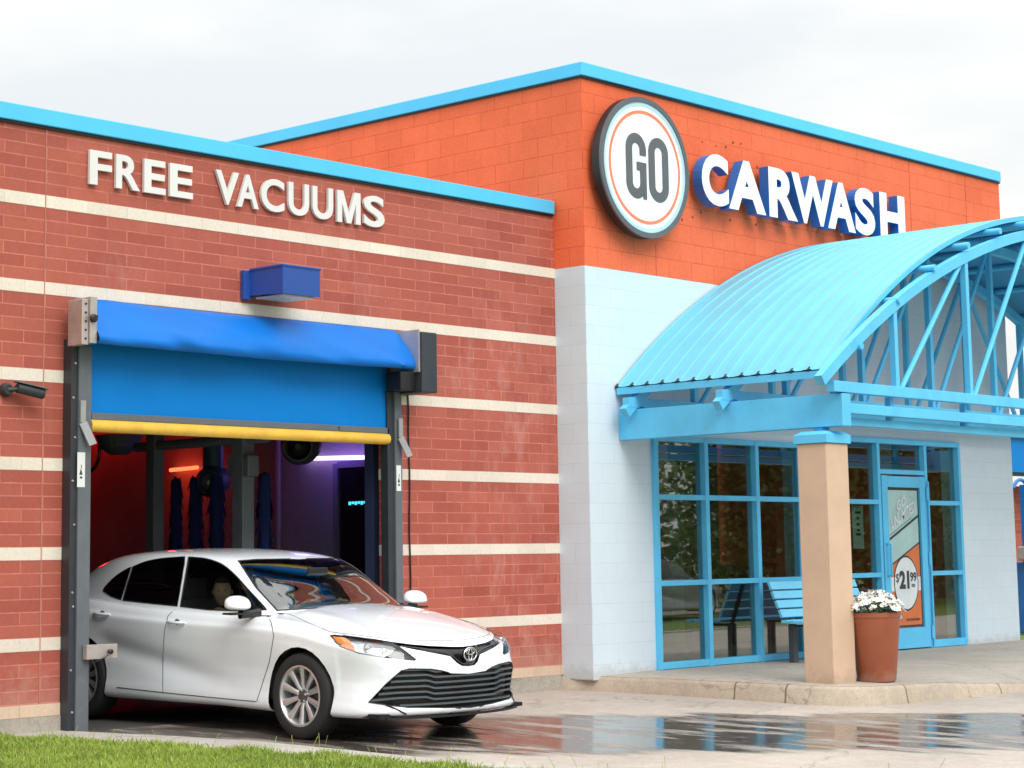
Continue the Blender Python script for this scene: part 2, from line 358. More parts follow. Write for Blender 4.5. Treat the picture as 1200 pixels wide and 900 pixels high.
# ------------------------------------------------------------------ ground, drive, walk
def gz(x, y): return -.05+.0235*max(min(y, 0), -8)
def sheet(poly_or_grid, zf, thick=0):
    return MB().add([(x, y, zf(x, y)) for x, y in poly_or_grid], [tuple(range(len(poly_or_grid)))])
g = MB(); ys = [-900, -300, -120, -60, -30, -16, -12, -8, -6, -4, -2, 0, 1, 30, 120, 900]; xs = [-900, -200, -60, -20, 0, 6, 12, 18, 26, 40, 80, 200, 900]
for y in ys:
    for x in xs: g.v.append((x, y, gz(x, y)-.02))
g.f = [(j*len(xs)+i, j*len(xs)+i+1, (j+1)*len(xs)+i+1, (j+1)*len(xs)+i) for j in range(len(ys)-1) for i in range(len(xs)-1)]
struct('ground', g, m_lawn)
E1 = [(9.93, 0.0), (10.26, -1.0), (10.45, -1.8), (10.48, -2.7), (10.5, -3.5), (10.56, -4.1), (10.85, -4.85), (11.35, -5.6), (12.2, -6.4), (13.4, -7.3), (15., -8.3), (20, -10.2), (28, -12), (42, -13)]
E2 = [(9.37, 0.0), (9.60, -.80), (9.82, -1.53), (9.99, -2.3), (10.2, -3.0), (10.27, -4.0), (10.36, -4.75), (10.68, -5.5), (11.25, -6.25), (12.15, -7.1), (13.3, -7.95), (14.9, -8.9), (20, -10.5), (28, -12.35), (42, -13.4)]
E2 = E2[:1]+E2[1:2]+E2[2:]
d = MB()
for i, (x, y) in enumerate(E1):
    xr = 46
    n = 14
    for k in range(n): t = (k/(n-1))**1.5; xx = x+(xr-x)*t; d.v.append((xx, y, gz(xx, y)))
d.f = [(i*14+k, i*14+k+1, (i+1)*14+k+1, (i+1)*14+k) for i in range(len(E1)-1) for k in range(13)]
struct('driveway', d, m_drive)
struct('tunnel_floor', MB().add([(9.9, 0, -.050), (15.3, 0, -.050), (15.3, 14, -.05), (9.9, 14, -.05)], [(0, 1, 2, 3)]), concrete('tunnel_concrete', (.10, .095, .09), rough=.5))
# narrow kerb strip between drive and grass
st = MB(); rows = []
for i in range(len(E1)):
    j = min(i+ (1 if i > 0 else 0), len(E2)-1) if False else i
    a = Vector((*E1[i], 0)); b = Vector((*E2[min(i, len(E2)-1)], 0))
    z = -.02+.0235*max(a.y, -8)
    st.v += [(a.x, a.y, gz(a.x, a.y)-.01), (a.x-.012, a.y, z), (b.x, b.y, z), (b.x, b.y, z-.08)]
st.f = [(i*4+k, i*4+k+1, (i+1)*4+k+1, (i+1)*4+k) for i in range(len(E1)-1) for k in range(3)]
struct('concrete_strip', st, m_strip, smooth=True, angle=30)
# sidewalk with curb in front of the shop
CT = [(16.09, .0), (16.2, -.42), (16.28, -1.2), (16.3, -2.0), (16.28, -2.6), (16.3, -2.95), (16.42, -3.22), (16.62, -3.36), (17.0, -3.42), (17.6, -3.46), (18.2, -3.5), (19.2, -3.55), (21, -3.6), (26, -3.7), (46, -3.9)]
def ctz(i): return [.085, .085, .075, .065, .06, .055, .05, .045, .04, .03, -.01, -.06, -.08, -.09, -.09][i]
wk = MB(); wk.v += [(x, y, ctz(i)) for i, (x, y) in enumerate(CT)]; n = len(CT)
wk.v += [(max(x+.35, 16.5), min(y+.45, -.0) if i < 6 else y+.5, [.095, .095, .09, .085, .08, .075, .07, .066, .064, .06, .06, .06, .06, .06, .06][i]) for i, (x, y) in enumerate(CT)]
wk.v += [(max(x+.1, 16.9), -.41, .10) for i, (x, y) in enumerate(CT)]
wk.f = [(r*n+i, r*n+i+1, (r+1)*n+i+1, (r+1)*n+i) for r in range(2) for i in range(n-1)]
wk.v += [(16.09, -.41, .10)]; wk.f += [(n, 2*n, 3*n)]
struct('sidewalk', wk, m_walk, smooth=True, angle=25)
cb = MB()
prof = [(.16, .0), (.02, 0.0), (-.015, -.012), (-.035, -.04), (-.06, -.16)]
for i, (x, y) in enumerate(CT):
    a = Vector(CT[max(i-1, 0)]); b = Vector(CT[min(i+1, n-1)]); t = (b-a).normalized(); nn = Vector((-t.y, t.x)) 
    if i < 6 and nn.x < 0: nn = -nn
    if i >= 6 and nn.y < 0: nn = -nn
    for q, z in prof: cb.v.append((x+nn.x*q, y+nn.y*q, ctz(i)+.004+z if z > -.1 else min(gz(x, y)-.02, ctz(i)-.1)))
cb.f = [(i*5+k, i*5+k+1, (i+1)*5+k+1, (i+1)*5+k) for i in range(n-1) for k in range(4)]
struct('curb', cb, m_curb, smooth=True, angle=50)
jt = MB()
for x, y, w in [(16.31, -1.75, .012), (16.33, -2.98, .01), (17.02, -3.42, .012)]:
    pass
# road, path beyond (seen only mirrored in the glass)
struct('road', MB().add([(24, -24, -.225), (200, -60, -.225), (200, -68, -.225), (24, -32, -.225)], [(0, 1, 2, 3)]), m_road)
struct('path', MB().add([(22, -15.5, -.228), (120, -36, -.228), (120, -38.5, -.228), (22, -17.4, -.228)], [(0, 1, 2, 3)]), m_walk)
struct('grass_verge', sheet([(x, y) for x, y in E2[:12]]+[(15.1, -20), (-12, -20), (-12, 0)], lambda x, y: -.026+.0235*max(min(y, 0), -8)), m_lawn)
# grass blades
def edge_x(y):
    P = [(p[1], p[0]) for p in E2]; P.sort(); return np.interp(y, [a for a, b in P], [b for a, b in P])
nb = 78000
by = -9.0*rng.random(nb)**.9; ex = edge_x(by); bx = ex-.09-(rng.random(nb)**1.25)*np.where(by < -5, 2.2, 3.4)
bx += rng.normal(0, .03, nb)
keep = ~((by > -.02)); bx, by = bx[keep], by[keep]; nb = len(bx)
clump = .6+.8*(np.sin(bx*7.3+by*3.1)*np.sin(by*8.7-bx*2.2)*.5+.5)
h = (.028+.036*rng.random(nb))*clump; tall = rng.random(nb) < .003; h[tall] *= 1.9
ang = rng.random(nb)*6.283; lean = rng.random(nb)*.9*h; w = .0035+.0025*rng.random(nb); la = rng.random(nb)*6.283
z0 = -.03+.0235*np.maximum(by, -8)
vv = np.zeros((nb, 5, 3)); cx, sx = np.cos(ang)*w, np.sin(ang)*w; lx, ly = np.cos(la)*lean, np.sin(la)*lean
for k, (wf, hf, lf, sg) in enumerate([(1, 0, 0, -1), (1, 0, 0, 1), (.8, .55, .3, 1), (0, 1, 1, 0), (.8, .55, .3, -1)]):
    vv[:, k, 0] = bx+cx*sg*wf+lx*lf; vv[:, k, 1] = by+sx*sg*wf+ly*lf; vv[:, k, 2] = z0+h*hf
me = bpy.data.meshes.new('grass'); me.from_pydata(vv.reshape(-1, 3).tolist(), [], (np.arange(nb)[:, None]*5+np.arange(5)).tolist()); me.materials.append(m_grass)
go = bpy.data.objects.new('grass', me); COL.objects.link(go); tag(go, 'bright green lawn grass along the concrete strip', 'grass'); go['kind'] = 'stuff'
# a few taller seed stalks at the strip
mb = MB()
for _ in range(38):
    y = -random.random()*7.5; x = float(edge_x(y))+random.uniform(-.02, .16); z = -.02+.0235*y; hh = random.uniform(.05, .13); a = random.uniform(0, 6.28)
    p = [Vector((x, y, z)), Vector((x+.3*hh*math.cos(a), y+.3*hh*math.sin(a), z+hh*.6)), Vector((x+.55*hh*math.cos(a), y+.55*hh*math.sin(a), z+hh))]
    mb.tube(p, [.0018, .0015, .002], 4)
sg = mesh('weed_stalks', mb, m_grass); tag(sg, 'thin weed stalks sprouting over the edge of the concrete strip', 'weeds'); sg['kind'] = 'stuff'
# ------------------------------------------------------------------ brick wing (car wash bay)
YB = 0.0; T = .12
bw = thing('brick_building', 'long low red brick building with cream bands and a sky blue roof edge', 'building', (12, 0, 0))
OX0, OX1, OZ = 10.12, 13.62, 3.40       # bay opening
w = MB(); ZT_ = 4.84
w.box(2, OX0, 0, T, .10, ZT_); w.box(OX1, 16.087, 0, T, .10, ZT_); w.box(OX0, OX1, 0, T, OZ, ZT_)
wall = mesh('wall', w, m_brick, bw)
ry = MB(); ry.box(OX1-.003, OX1+.02, .003, T+.0, .10, OZ); mesh('reveal', ry, m_brick_y, wall)
ry = MB(); ry.box(OX0-.02, OX0+.003, .003, T, .10, OZ); mesh('reveal', ry, m_brick_y, wall)
for k in range(6):
    zt = 4.268-.7112*k; z0_ = zt-.1016
    for a, b_ in ((2, OX0), (OX1, 16.087)) if zt < OZ+.3 and z0_ < OZ else ((2, 16.087),):
        bd = MB(); bd.box(a, b_-.0, -.004, .05, z0_, zt); mesh('stone_band', bd, m_band, wall)
    if zt < OZ:
        bd = MB(); bd.box(OX1-.007, OX1+.03, .01, T, z0_, zt); mesh('stone_band', bd, m_band_y, wall)
bs = MB(); bs.box(2, OX0, -.012, .05, .10, .196); bs.box(OX1, 16.087, -.012, .05, .10, .196); mesh('base_course', bs, m_base, wall)
bs = MB(); bs.box(2, OX0, -.02, .06, -.4, .098); bs.box(OX1, 16.05, -.02, .06, -.4, .098); mesh('footing', bs, m_found, wall)
cp_ = MB(); cp_.bbox(1.9, 16.05, -.05, .36, 4.836, 4.972, .008); mesh('roof_coping', cp_, m_cop, bw)
sh = MB(); sh.box(2, 16.06, -.022, .3, 4.815, 4.835); mesh('coping_reveal', sh, m_black, bw)
cj = MB(); cj.box(9.728, 9.737, -.0055, .01, .1, 4.82); mesh('control_joint', cj, plain('joint_sealant', (.45, .18, .14), .8), wall)
rf = MB(); rf.box(2, 16.08, .36, 14, 4.6, 4.8); mesh('roof', rf, plain('roof_membrane', (.35, .35, .35), .9), bw)
# bay shell
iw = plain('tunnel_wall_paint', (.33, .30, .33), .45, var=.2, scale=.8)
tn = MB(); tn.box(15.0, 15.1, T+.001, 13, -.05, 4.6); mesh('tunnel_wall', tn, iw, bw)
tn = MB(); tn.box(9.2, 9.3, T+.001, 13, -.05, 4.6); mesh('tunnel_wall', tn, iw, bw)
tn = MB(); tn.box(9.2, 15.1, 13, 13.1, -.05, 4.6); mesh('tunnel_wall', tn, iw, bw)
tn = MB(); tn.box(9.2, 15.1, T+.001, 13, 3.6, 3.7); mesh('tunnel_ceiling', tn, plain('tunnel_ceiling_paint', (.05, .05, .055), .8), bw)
# ------------------------------------------------------------------ tall shop building
D = .412; ZO = 4.262
tb = thing('carwash_shop', 'tall shop building with an orange upper wall over a pale blue lower wall', 'building', (20.5, 3, .1))
fx = MB(); fx.box(16.086, 24.94, -D, -D+.25, ZO, 6.26); up = mesh('upper_wall', fx, m_or_x, tb)
# side walls: upper runs back 13 m
sd = MB(); sd.box(16.084, 16.30, -D+.003, 13, ZO, 6.26); mesh('upper_side_wall', sd, m_or_y, tb)
sd = MB(); sd.box(16.084, 16.30, -D+.003, 0.3, .06, ZO); lsw = mesh('lower_side_wall', sd, m_wh_y, tb)
sd = MB(); sd.box(24.69, 24.94, -D+.25, 13, .0, 6.26); mesh('far_side_wall', sd, m_or_y, tb)
WX0, WX1, WZ0, WZ1 = 17.115, 19.90, .10, 2.52      # window strip
DX0, DX1, DZ1 = 20.74, 23.50, 2.66                 # entrance
lw_ = MB(); y0, y1 = -D+.001, -D+.25
lw_.box(16.089, WX0, y0, y1, .05, ZO); lw_.box(WX0, WX1, y0, y1, WZ1, ZO); lw_.box(WX1, DX0, y0, y1, .05, ZO)
lw_.box(DX0, DX1, y0, y1, DZ1, ZO); lw_.box(DX1, 24.94, y0, y1, .05, ZO)
mesh('lower_wall', lw_, m_wh_x, tb)
pa = MB(); pt_ = [(XA, ZO+.0) for XA in (18.50, 24.935)]; arcp = [(x, -3.21+math.sqrt(8.25**2-(x-22.0)**2)) for x in np.linspace(24.935, 18.50, 30)]
pa.prism(pt_+[q for q in arcp if q[1] > ZO], (0, -D-.004, 0), (1, 0, 0), (0, 0, 1), (0, .02, 0)); mesh('arched_panel', pa, m_wh_x, tb)
c2 = MB(); c2.bbox(16.04, 24.92, -D-.05, -D+.3, 6.256, 6.395, .008); c2.bbox(16.04, 16.34, -D+.295, 13, 6.2565, 6.3945, .008); mesh('roof_coping', c2, m_cop, tb)
c3 = MB(); c3.box(16.065, 24.95, -D-.02, -D+.2, 6.235, 6.255); c3.box(16.066, 16.2, -D+.2, 13, 6.235, 6.255); mesh('coping_reveal', c3, m_black, tb)
cjm = plain('orange_joint', (.45, .05, .02), .8); 
for x_, a_, b_ in ((22.6, 5.2, 6.24), (17.28, 4.27, 4.6), (24.02, 4.9, 6.24)): cj = MB(); cj.box(x_, x_+.006, -D-.002, -D+.02, a_, b_); mesh('control_joint', cj, cjm, up)
hs = MB()
for _ in range(12):
    x = random.choice([random.gauss(18.6, .8), random.gauss(18.5, .35)]); z = random.choice([5.85, 5.9, 5.75, 4.96])+random.gauss(0, .05); r_ = random.uniform(.008, .018)
    if x > 17.75: hs.lathe([(r_, 0), (r_, .004)], (x, -D-.001, z), (0, -1, 0), 8)
mesh('anchor_hole', hs, plain('old_anchor_rust', (.25, .05, .025), .9), up)['kind'] = 'stuff'
# interior of shop
ip = plain('shop_plaster', (.30, .24, .17), .8); it = plain('shop_tile', (.16, .14, .12), .4)
i_ = MB(); i_.box(16.4, 24.6, 4.2, 4.3, .1, 3.2); mesh('inner_wall', i_, ip, tb)
i_ = MB(); i_.box(16.31, 24.68, -D+.26, 4.25, .02, .098); mesh('shop_floor', i_, it, tb)
i_ = MB(); i_.box(16.31, 24.68, -D+.26, 4.25, 3.1, 3.2); mesh('shop_ceiling', i_, plain('ceiling_tile', (.35, .35, .34), .8), tb)
i_ = MB(); i_.box(18.72, 18.96, .6, .84, .1, 3.1); mesh('inner_column', i_, ip, tb)
i_ = MB(); i_.box(23.4, 23.62, .5, .8, .1, 3.1); mesh('inner_column', i_, ip, tb)
i_ = MB(); i_.bbox(20.3, 23.2, 2.6, 3.2, .1, 1.15, .02); mesh('counter', i_, plain('counter_wood', (.12, .07, .04), .5), tb)
ml_ = emit('shop_ceiling_light', (1, .95, .85), 4)
for x_ in (17.6, 19.6, 21.8):
    i_ = MB(); i_.box(x_, x_+1.1, 1.0, 1.5, 3.07, 3.098); mesh('ceiling_light', i_, ml_, tb)
for x_, y_ in ((17.5, 1.6), (18.3, 1.7), (19.9, 1.5)):
    i_ = MB(); i_.bbox(x_, x_+.5, y_, y_+.5, .48, .54, .02); i_.bbox(x_, x_+.5, y_+.46, y_+.5, .54, .98, .015)
    for a_ in (.03, .44):
        for b_ in (.03, .44): i_.box(x_+a_, x_+a_+.03, y_+b_, y_+b_+.03, .1, .48)
    mesh('waiting_chair', i_, plain('chair_fabric', (.10, .16, .22), .8), tb)
i_ = MB(); i_.bbox(19.2, 21.2, 4.0, 4.19, 1.3, 2.4, .01); mesh('wall_board', i_, plain('menu_board', (.20, .42, .50), .5), tb)
i_ = MB(); i_.box(22.6, 23.1, 1.6, 1.65, 1.6, 2.3); mesh('blue_board', i_, plain('interior_blue', (.03, .22, .4), .5), tb)
# windows and frames
FY0, FY1 = -D-.045, -D+.07
def frame_bar(mb, x0, x1, z0, z1, k=0): mb.bbox(x0, x1, FY0+k*.004, FY1-k*.004, z0, z1, .005)
wf = thing('shop_window', 'large nine pane window in sky blue metal frames left of the tan column', 'window', (18.5, -D, .1))
mb = MB(); VX = [17.115, 18.0, 18.95, 19.86]; ZH = [.10, .985, 1.885, 2.50]; B = .055
for i, x in enumerate(VX): frame_bar(mb, x, x+B+.01, .10, 2.54)
fr_ = mesh('frame', mb, m_blue, wf)
for z in (.104, .965, 1.87, 2.49):
    for i in range(3): mb = MB(); frame_bar(mb, VX[i]+B+.0105, VX[i+1]-.0005, z, z+(.07 if z < .2 else .055), 1); mesh('crossbar', mb, m_blue, wf)
for i in range(3):
    for j in range(3):
        mb = MB(); mb.box(VX[i]+.03, VX[i+1]+.03, -D+.022+.0001*i, -D+.030, [.14, 1.0, 1.9][j], [.99, 1.9, 2.52][j]); 
        p_ = mesh('pane', mb, m_glass, fr_)
en = thing('shop_entrance', 'sky blue framed glass entrance with door and sidelights right of the tan column', 'entrance', (22.1, -D, .1))
mb = MB(); DV = [20.74, 21.50, 22.60, 23.44]
for x in DV: frame_bar(mb, x, x+.06, .10, 2.60)
fr2 = mesh('frame', mb, m_blue, en)
for a, b_, zs in ((20.80, 21.4995, (.104, .985, 1.86)), (22.6605, 23.4395, (.104, .985, 1.86)), (21.5605, 22.5995, (2.23,))):
    for z in zs: mb = MB(); frame_bar(mb, a, b_, z, z+(.09 if z < .2 else .055), 1); mesh('crossbar', mb, m_blue, en)
mb = MB(); frame_bar(mb, 20.741, 23.499, 2.601, 2.66, 1); mesh('crossbar', mb, m_blue, en)
for a, b_, z0_, z1_ in ((20.78, 21.52, .15, 1.01), (20.78, 21.52, 1.01, 1.885), (20.78, 21.52, 1.885, 2.62), (22.64, 23.46, .15, 1.01), (22.64, 23.46, 1.01, 1.885), (22.64, 23.46, 1.885, 2.62), (21.54, 22.62, 2.25, 2.62)):
    mb = MB(); mb.box(a, b_, -D+.022, -D+.03, z0_+.001, z1_-.001); mesh('pane', mb, m_glass, fr2)
dr = MB(); dx0, dx1 = 21.575, 22.585
for x0_, x1_, z0_, z1_ in ((dx0, dx0+.13, .115, 2.21), (dx1-.13, dx1, .115, 2.21), (dx0+.1305, dx1-.1305, .115, .36), (dx0+.1305, dx1-.1305, 2.07, 2.205)): dr.bbox(x0_, x1_, -D-.05, -D+.0, z0_, z1_, .004)
door = mesh('door', dr, m_blue, en)
mb = MB(); mb.tube([(dx0+.05, -D-.06, 1.0), (dx0+.05, -D-.11, 1.0), (dx0+.05, -D-.11, 1.38), (dx0+.05, -D-.06, 1.38)], .014, 8); mesh('door_handle', mb, m_blue, door)
mb = MB(); mb.box(dx0+.12, dx1-.12, -D-.02, -D-.012, .35, 2.08); mesh('door_glass', mb, m_glass, door)
mb = MB()
for z in (.3, 1.2, 2.0): mb.tube([(dx1+.02, -D-.06, z-.08), (dx1+.02, -D-.06, z+.08)], .016, 8)
mb.tube([(dx1+.035, -D-.07, .12), (dx1+.035, -D-.07, 2.15)], .014, 8)
mesh('hinge', mb, m_blue, door)
# poster on door
PX0, PX1, PZ0, PZ1 = dx0+.135, dx1-.135, .37, 2.06; PYY = -D-.024
po = thing('door_poster', 'tall pale green and orange price poster reading $21.99 on the entrance door', 'poster', ((PX0+PX1)/2, PYY, PZ0))
pw, ph = PX1-PX0, PZ1-PZ0
def pfl(name, poly, mat, k, par=po):
    mb = MB(); mb.prism([(PX0+a*pw, PZ0+b*ph) for a, b in poly], (0, PYY-.0012*k, 0), (1, 0, 0), (0, 0, 1), (0, .001, 0)); return mesh(name, mb, mat, par)
m_mint = plain('poster_mint', (.40, .60, .60), .35); m_pblk = plain('poster_dark', (.03, .04, .05), .4); m_por = plain('poster_orange', (.64, .17, .055), .35); m_pw = plain('poster_white', (.70, .76, .80), .35)
pfl('border', [(0, 0), (1, 0), (1, 1), (0, 1)], m_pblk, 0)
pfl('background', [(.04, .015), (.96, .015), (.96, .985), (.04, .985)], m_mint, 1)
pfl('orange_field', [(.04, .015), (.96, .015), (.96, .60), (.12, .45), (.04, .435)], m_por, 2)
pfl('stripe', [(.04, .62), (.96, .79), (.96, .81), (.04, .64)], m_pblk, 2)
pfl('stripe', [(.10, .447), (.96, .60), (.96, .612), (.10, .459)], m_pblk, 3)
pfl('stripe', [(.04, .655), (.75, .785), (.75, .79), (.04, .66)], m_pblk, 2)
pfl('side_panel', [(.04, .26), (.96, .26), (.96, .36), (.04, .36)], m_pw, 4)
cir = [(.50+.36*math.cos(t), .315+.36*pw/ph*1.18*math.sin(t)) for t in [2*math.pi*k/40 for k in range(40)]]
cir2 = [(.50+.385*math.cos(t), .315+.385*pw/ph*1.18*math.sin(t)) for t in [2*math.pi*k/40 for k in range(40)]]
pfl('disc_outline', cir2, m_pblk, 5); pfl('disc', cir, m_pw, 6)
def ptext(s, x, z, sx, sz, mat, k=8, bold=.02, name='lettering', shear=0., slope=0., par=po, y=None, flip=False):
    mb = MB()
    for vs, fs in text_mb(s, sx, sz, .002, bold, 0, 0, shear): mb.add([(x+a, (PYY if y is None else y)-.0012*k+b*.5, z+c+a*slope) for a, b, c in vs], fs)
    return mesh(name, mb, mat, par)
X_ = lambda a: PX0+a*pw
Z_ = lambda b: PZ0+b*ph
ptext('$', X_(.17), Z_(.315), .075, .12, m_pblk, bold=.0); ptext('21', X_(.28), Z_(.275), .23, .22, m_pblk, bold=.05)
ptext('99', X_(.62), Z_(.325), .15, .115, m_pblk, bold=.03); ptext('mo', X_(.66), Z_(.285), .08, .04, m_pblk, bold=.02)
ptext('GO', X_(.28), Z_(.83), .22, .12, m_pw, slope=.4, bold=.03); ptext('UNLIMITED', X_(.10), Z_(.70), .56, .14, m_pw, slope=.4, bold=.03)
ptext('GO CARWASH', X_(.30), Z_(.94), .38, .035, m_pw, bold=.02); ptext('GOCARWASH', X_(.45), Z_(.045), .32, .03, m_pblk, bold=.02)
# hours sign in sidelight
hsn = thing('hours_sign', 'small white paper notice taped inside the sidelight beside the door', 'sign', (21.1, -D+.04, 1.4))
mb = MB(); mb.box(21.02, 21.26, -D+.034, -D+.038, 1.33, 1.84); hp = mesh('paper', mb, plain('paper_white', (.75, .8, .76), .6), hsn)
# notice lies behind glass; print as small bars
for z, a in ((1.76, .12), (1.69, .05), (1.62, .07), (1.55, .05), (1.50, .10)): mb = MB(); mb.box(21.14-a/2, 21.14+a/2, -D+.031, -D+.0335, z-.014, z+.014); mesh('print', mb, m_pblk, hsn)
# ------------------------------------------------------------------ round GO sign, CARWASH, FREE VACUUMS
go_ = thing('round_sign', 'large round white sign with orange ring reading GO on the orange wall', 'sign', (16.89, -D, 4.62))
c0 = Vector((16.89, -D, 5.365)); R_ = .755
def disc(name, r, y0_, y1_, mat, par, n=96, seg=None):
    mb = MB(); mb.lathe([(r, 0), (r, y1_-y0_)], (c0.x, -y0_-D, c0.z), (0, -1, 0), n); return mesh(name, mb, mat, par, smooth=True, angle=30)
def ring(name, r0, r1, y, h, mat, par, n=96):
    mb = MB(); mb.lathe([(r0, 0), (r1, 0), (r1, h), (r0, h), (r0, 0)], (c0.x, -D-y, c0.z), (0, -1, 0), n, closed=True); return mesh(name, mb, mat, par, smooth=True, angle=30)
disc('can', R_, .085, .185, m_rim0, go_); fc = disc('face', .70, .1855, .19, m_wface, go_)
ring('rim', .70, .757, .18, .022, m_charc, go_); ring('pale_ring', .655, .70, .19, .003, m_ringb, go_); ring('orange_ring', .575, .61, .19, .003, m_ringo, go_)
mb = MB(); mb.box(16.6, 17.2, -D-.10, -D, 5.1, 5.6); mesh('bracket', mb, m_dark, go_)
def stroke(mb, pts, w_, y, dpt):
    """flat thick polyline in xz with rounded joins"""
    pts = [Vector(p) for p in pts]; L_, R2 = [], []
    for i, p in enumerate(pts):
        d_ = (pts[min(i+1, len(pts)-1)]-pts[max(i-1, 0)]).normalized(); nn = Vector((-d_.y, d_.x)); L_.append(p+nn*w_/2); R2.append(p-nn*w_/2)
    for i in range(len(pts)-1):
        q = [L_[i], L_[i+1], R2[i+1], R2[i]]
        mb.prism([(a.x, a.y) for a in q], (0, y, 0), (1, 0, 0), (0, 0, 1), (0, -dpt, 0))
def arc(cx, cy, rx, ry, a0, a1, n=10): return [(cx+rx*math.cos(math.radians(a0+(a1-a0)*k/n)), cy+ry*math.sin(math.radians(a0+(a1-a0)*k/n))) for k in range(n+1)]
def cond(cx, cz, W, H, th, kind, y, dpt):
    mb = MB(); rx = W/2-th/2; zt, zb = cz+H/2-rx-th/2, cz-H/2+rx+th/2
    if kind == 'O': stroke(mb, [(cx+rx, cz), (cx+rx, zt-.01)]+arc(cx, zt, rx, rx, 0, 180, 20)+arc(cx, zb, rx, rx, 180, 360, 20)+[(cx+rx, zb+.01), (cx+rx, cz)], th, y, dpt)
    else:
        stroke(mb, [(cx+rx, zt-.06), (cx+rx, zt-.01)]+arc(cx, zt, rx, rx, 0, 180, 20)+arc(cx, zb, rx, rx, 180, 360, 20)+[(cx+rx, zb+.01), (cx+rx, cz+.02)], th, y, dpt)
        mb.box(cx+.01, cx+rx+th/2, y-dpt-.001, y, cz-.045, cz+.045); mb.box(cx+rx-.005, cx+rx+th/2-.001, y-dpt-.0015, y, cz-H/2+.004, cz-.04)
    return mb
mesh('lettering', cond(16.735, 5.365, .34, .70, .105, 'G', -D-.191, .006), m_charc, go_)
mesh('lettering', cond(17.12, 5.365, .34, .70, .105, 'O', -D-.191, .006), m_charc, go_)
cw = thing('carwash_sign', 'raised white letters with blue sides spelling CARWASH on the orange wall', 'sign', (20, -D, 5.1))
def bigword(root, word, spans, z0_, z1_, yb, yf, mface, mside, bold, shade=True):
    for ch, (a, b_) in zip(word, spans):
        if ch == 'M':
            w_ = b_-a; h_ = z1_-z0_; t_ = .20*w_; P_ = [(0, 0), (t_, 0), (t_, .62*h_), (w_*.41, 0), (w_*.59, 0), (w_-t_, .62*h_), (w_-t_, 0), (w_, 0), (w_, h_), (w_-t_*1.25, h_), (w_/2, .30*h_), (t_*1.25, h_), (0, h_)]
            mb = MB(); mb.prism([(a+p_, z0_+q_) for p_, q_ in P_], (0, yb, 0), (1, 0, 0), (0, 0, 1), (0, yf-yb, 0)); mesh('letter', mb, mface, root); continue
        for vs, fs in text_mb(ch, b_-a, z1_-z0_, 1., bold, a, z0_):
            body = MB(); body.add([(x, yb+(yf-yb)*(.5-(y)), z) for x, y, z in vs], fs)
            o = mesh('letter', body, mside, root)
            if mface is not mside:
                fm = MB(); cap = [f for f in fs if all(vs[i][1] < -.49 for i in f)]
                if not cap: cap = [f for f in fs if all(vs[i][1] > .49 for i in f)]
                use = sorted({i for f in cap for i in f}); mp_ = {i: k for k, i in enumerate(use)}
                yy = yf-.003
                fm.add([(vs[i][0], yy, vs[i][2]) for i in use], [[mp_[i] for i in f] for f in cap])
                mesh('letter_face', fm, mface, o)
def spans(px, y, z):
    out = []
    for a, b_ in px:
        q = []
        for u in (a, b_):
            d_ = ray(u, 200); t = (y-CP.y)/d_.y; q.append((CP+d_*t).x)
        out.append(tuple(q))
    return out
YF = -D-.20
bigword(cw, 'CARWASH', spans([(822, 853), (853, 896), (900, 933), (927, 975), (968, 1000), (1000, 1023), (1029, 1058)], YF, 5), 5.10, 5.68, -D-.075, YF, m_wface, m_retur, .045)
fv = thing('free_vacuums_sign', 'white block letters spelling FREE VACUUMS across the red brick wall', 'sign', (12, 0, 4.4))
bigword(fv, 'FREE', spans([(106, 132), (137, 165), (170, 195), (200, 227)], -.05, 4.5), 4.41, 4.70, -.012, -.042, m_white, m_white, .024)
bigword(fv, 'VACUUMS', spans([(254, 281), (279, 304), (307, 334), (339, 363), (367, 391), (396, 423), (427, 451)], -.05, 4.5), 4.41, 4.71, -.012, -.042, m_white, m_white, .024)
# ------------------------------------------------------------------ canopy
cn = thing('entrance_canopy', 'sky blue barrel vaulted metal entrance canopy on open arch trusses', 'canopy', (20.5, -1.8, 2.4))
RC, RZ, RR = 22.0, -3.21, 8.28; XL_, XR_ = 16.58, 27.42
def zr(x): return RZ+math.sqrt(RR*RR-(x-RC)**2)
def zc(x, front=False):
    x = RC-abs(x-RC)
    if front: return -6.30+math.sqrt(11.33**2-(x-22.82)**2) if x < 20.6 else min(-6.30+math.sqrt(11.33**2-(x-22.82)**2), RZ+math.sqrt((RR-.10)**2-(x-RC)**2)+.02)
    q = 8.14
    if x > 17.2: return RZ+math.sqrt(q*q-(x-RC)**2)
    z0_ = RZ+math.sqrt(q*q-(17.2-RC)**2); return z0_+(x-17.2)*(RC-17.2)/(z0_-RZ)
tmax = math.asin((RC-16.55)/RR)
rf = MB(); nseg = 56; ribs = 13; yb_ = np.linspace(-D-.02, -3.0, ribs+1); yy = []
for a_, b_ in zip(yb_[:-1], yb_[1:]): yy += [a_, a_-.022, a_-.03, a_-.11, (a_+b_)/2]
yy = yy+[yb_[-1]]
prof_h = [0, 0, .0, .035, .035, .0]
for j, y in enumerate(yy):
    hh = .013 if j % 5 in (0, 1) else 0.
    for e_, (dy, q) in enumerate(((0, hh),)):
        for i in range(nseg+1):
            t = -tmax+2*tmax*i/nseg; fl_ = q+.02*((y+D)/(-3.0+D))*math.exp(-((RR*abs(math.sin(t))-3.7)/1.5)**2); rf.v.append((RC+(RR+fl_)*math.sin(t), y, RZ+(RR+fl_)*math.cos(t)))
ww = nseg+1
rf.f = [(j*ww+i, j*ww+i+1, (j+1)*ww+i+1, (j+1)*ww+i) for j in range(len(yy)-1) for i in range(nseg)]
roof = mesh('vault_roof', rf, m_roof, cn, smooth=True, angle=25)
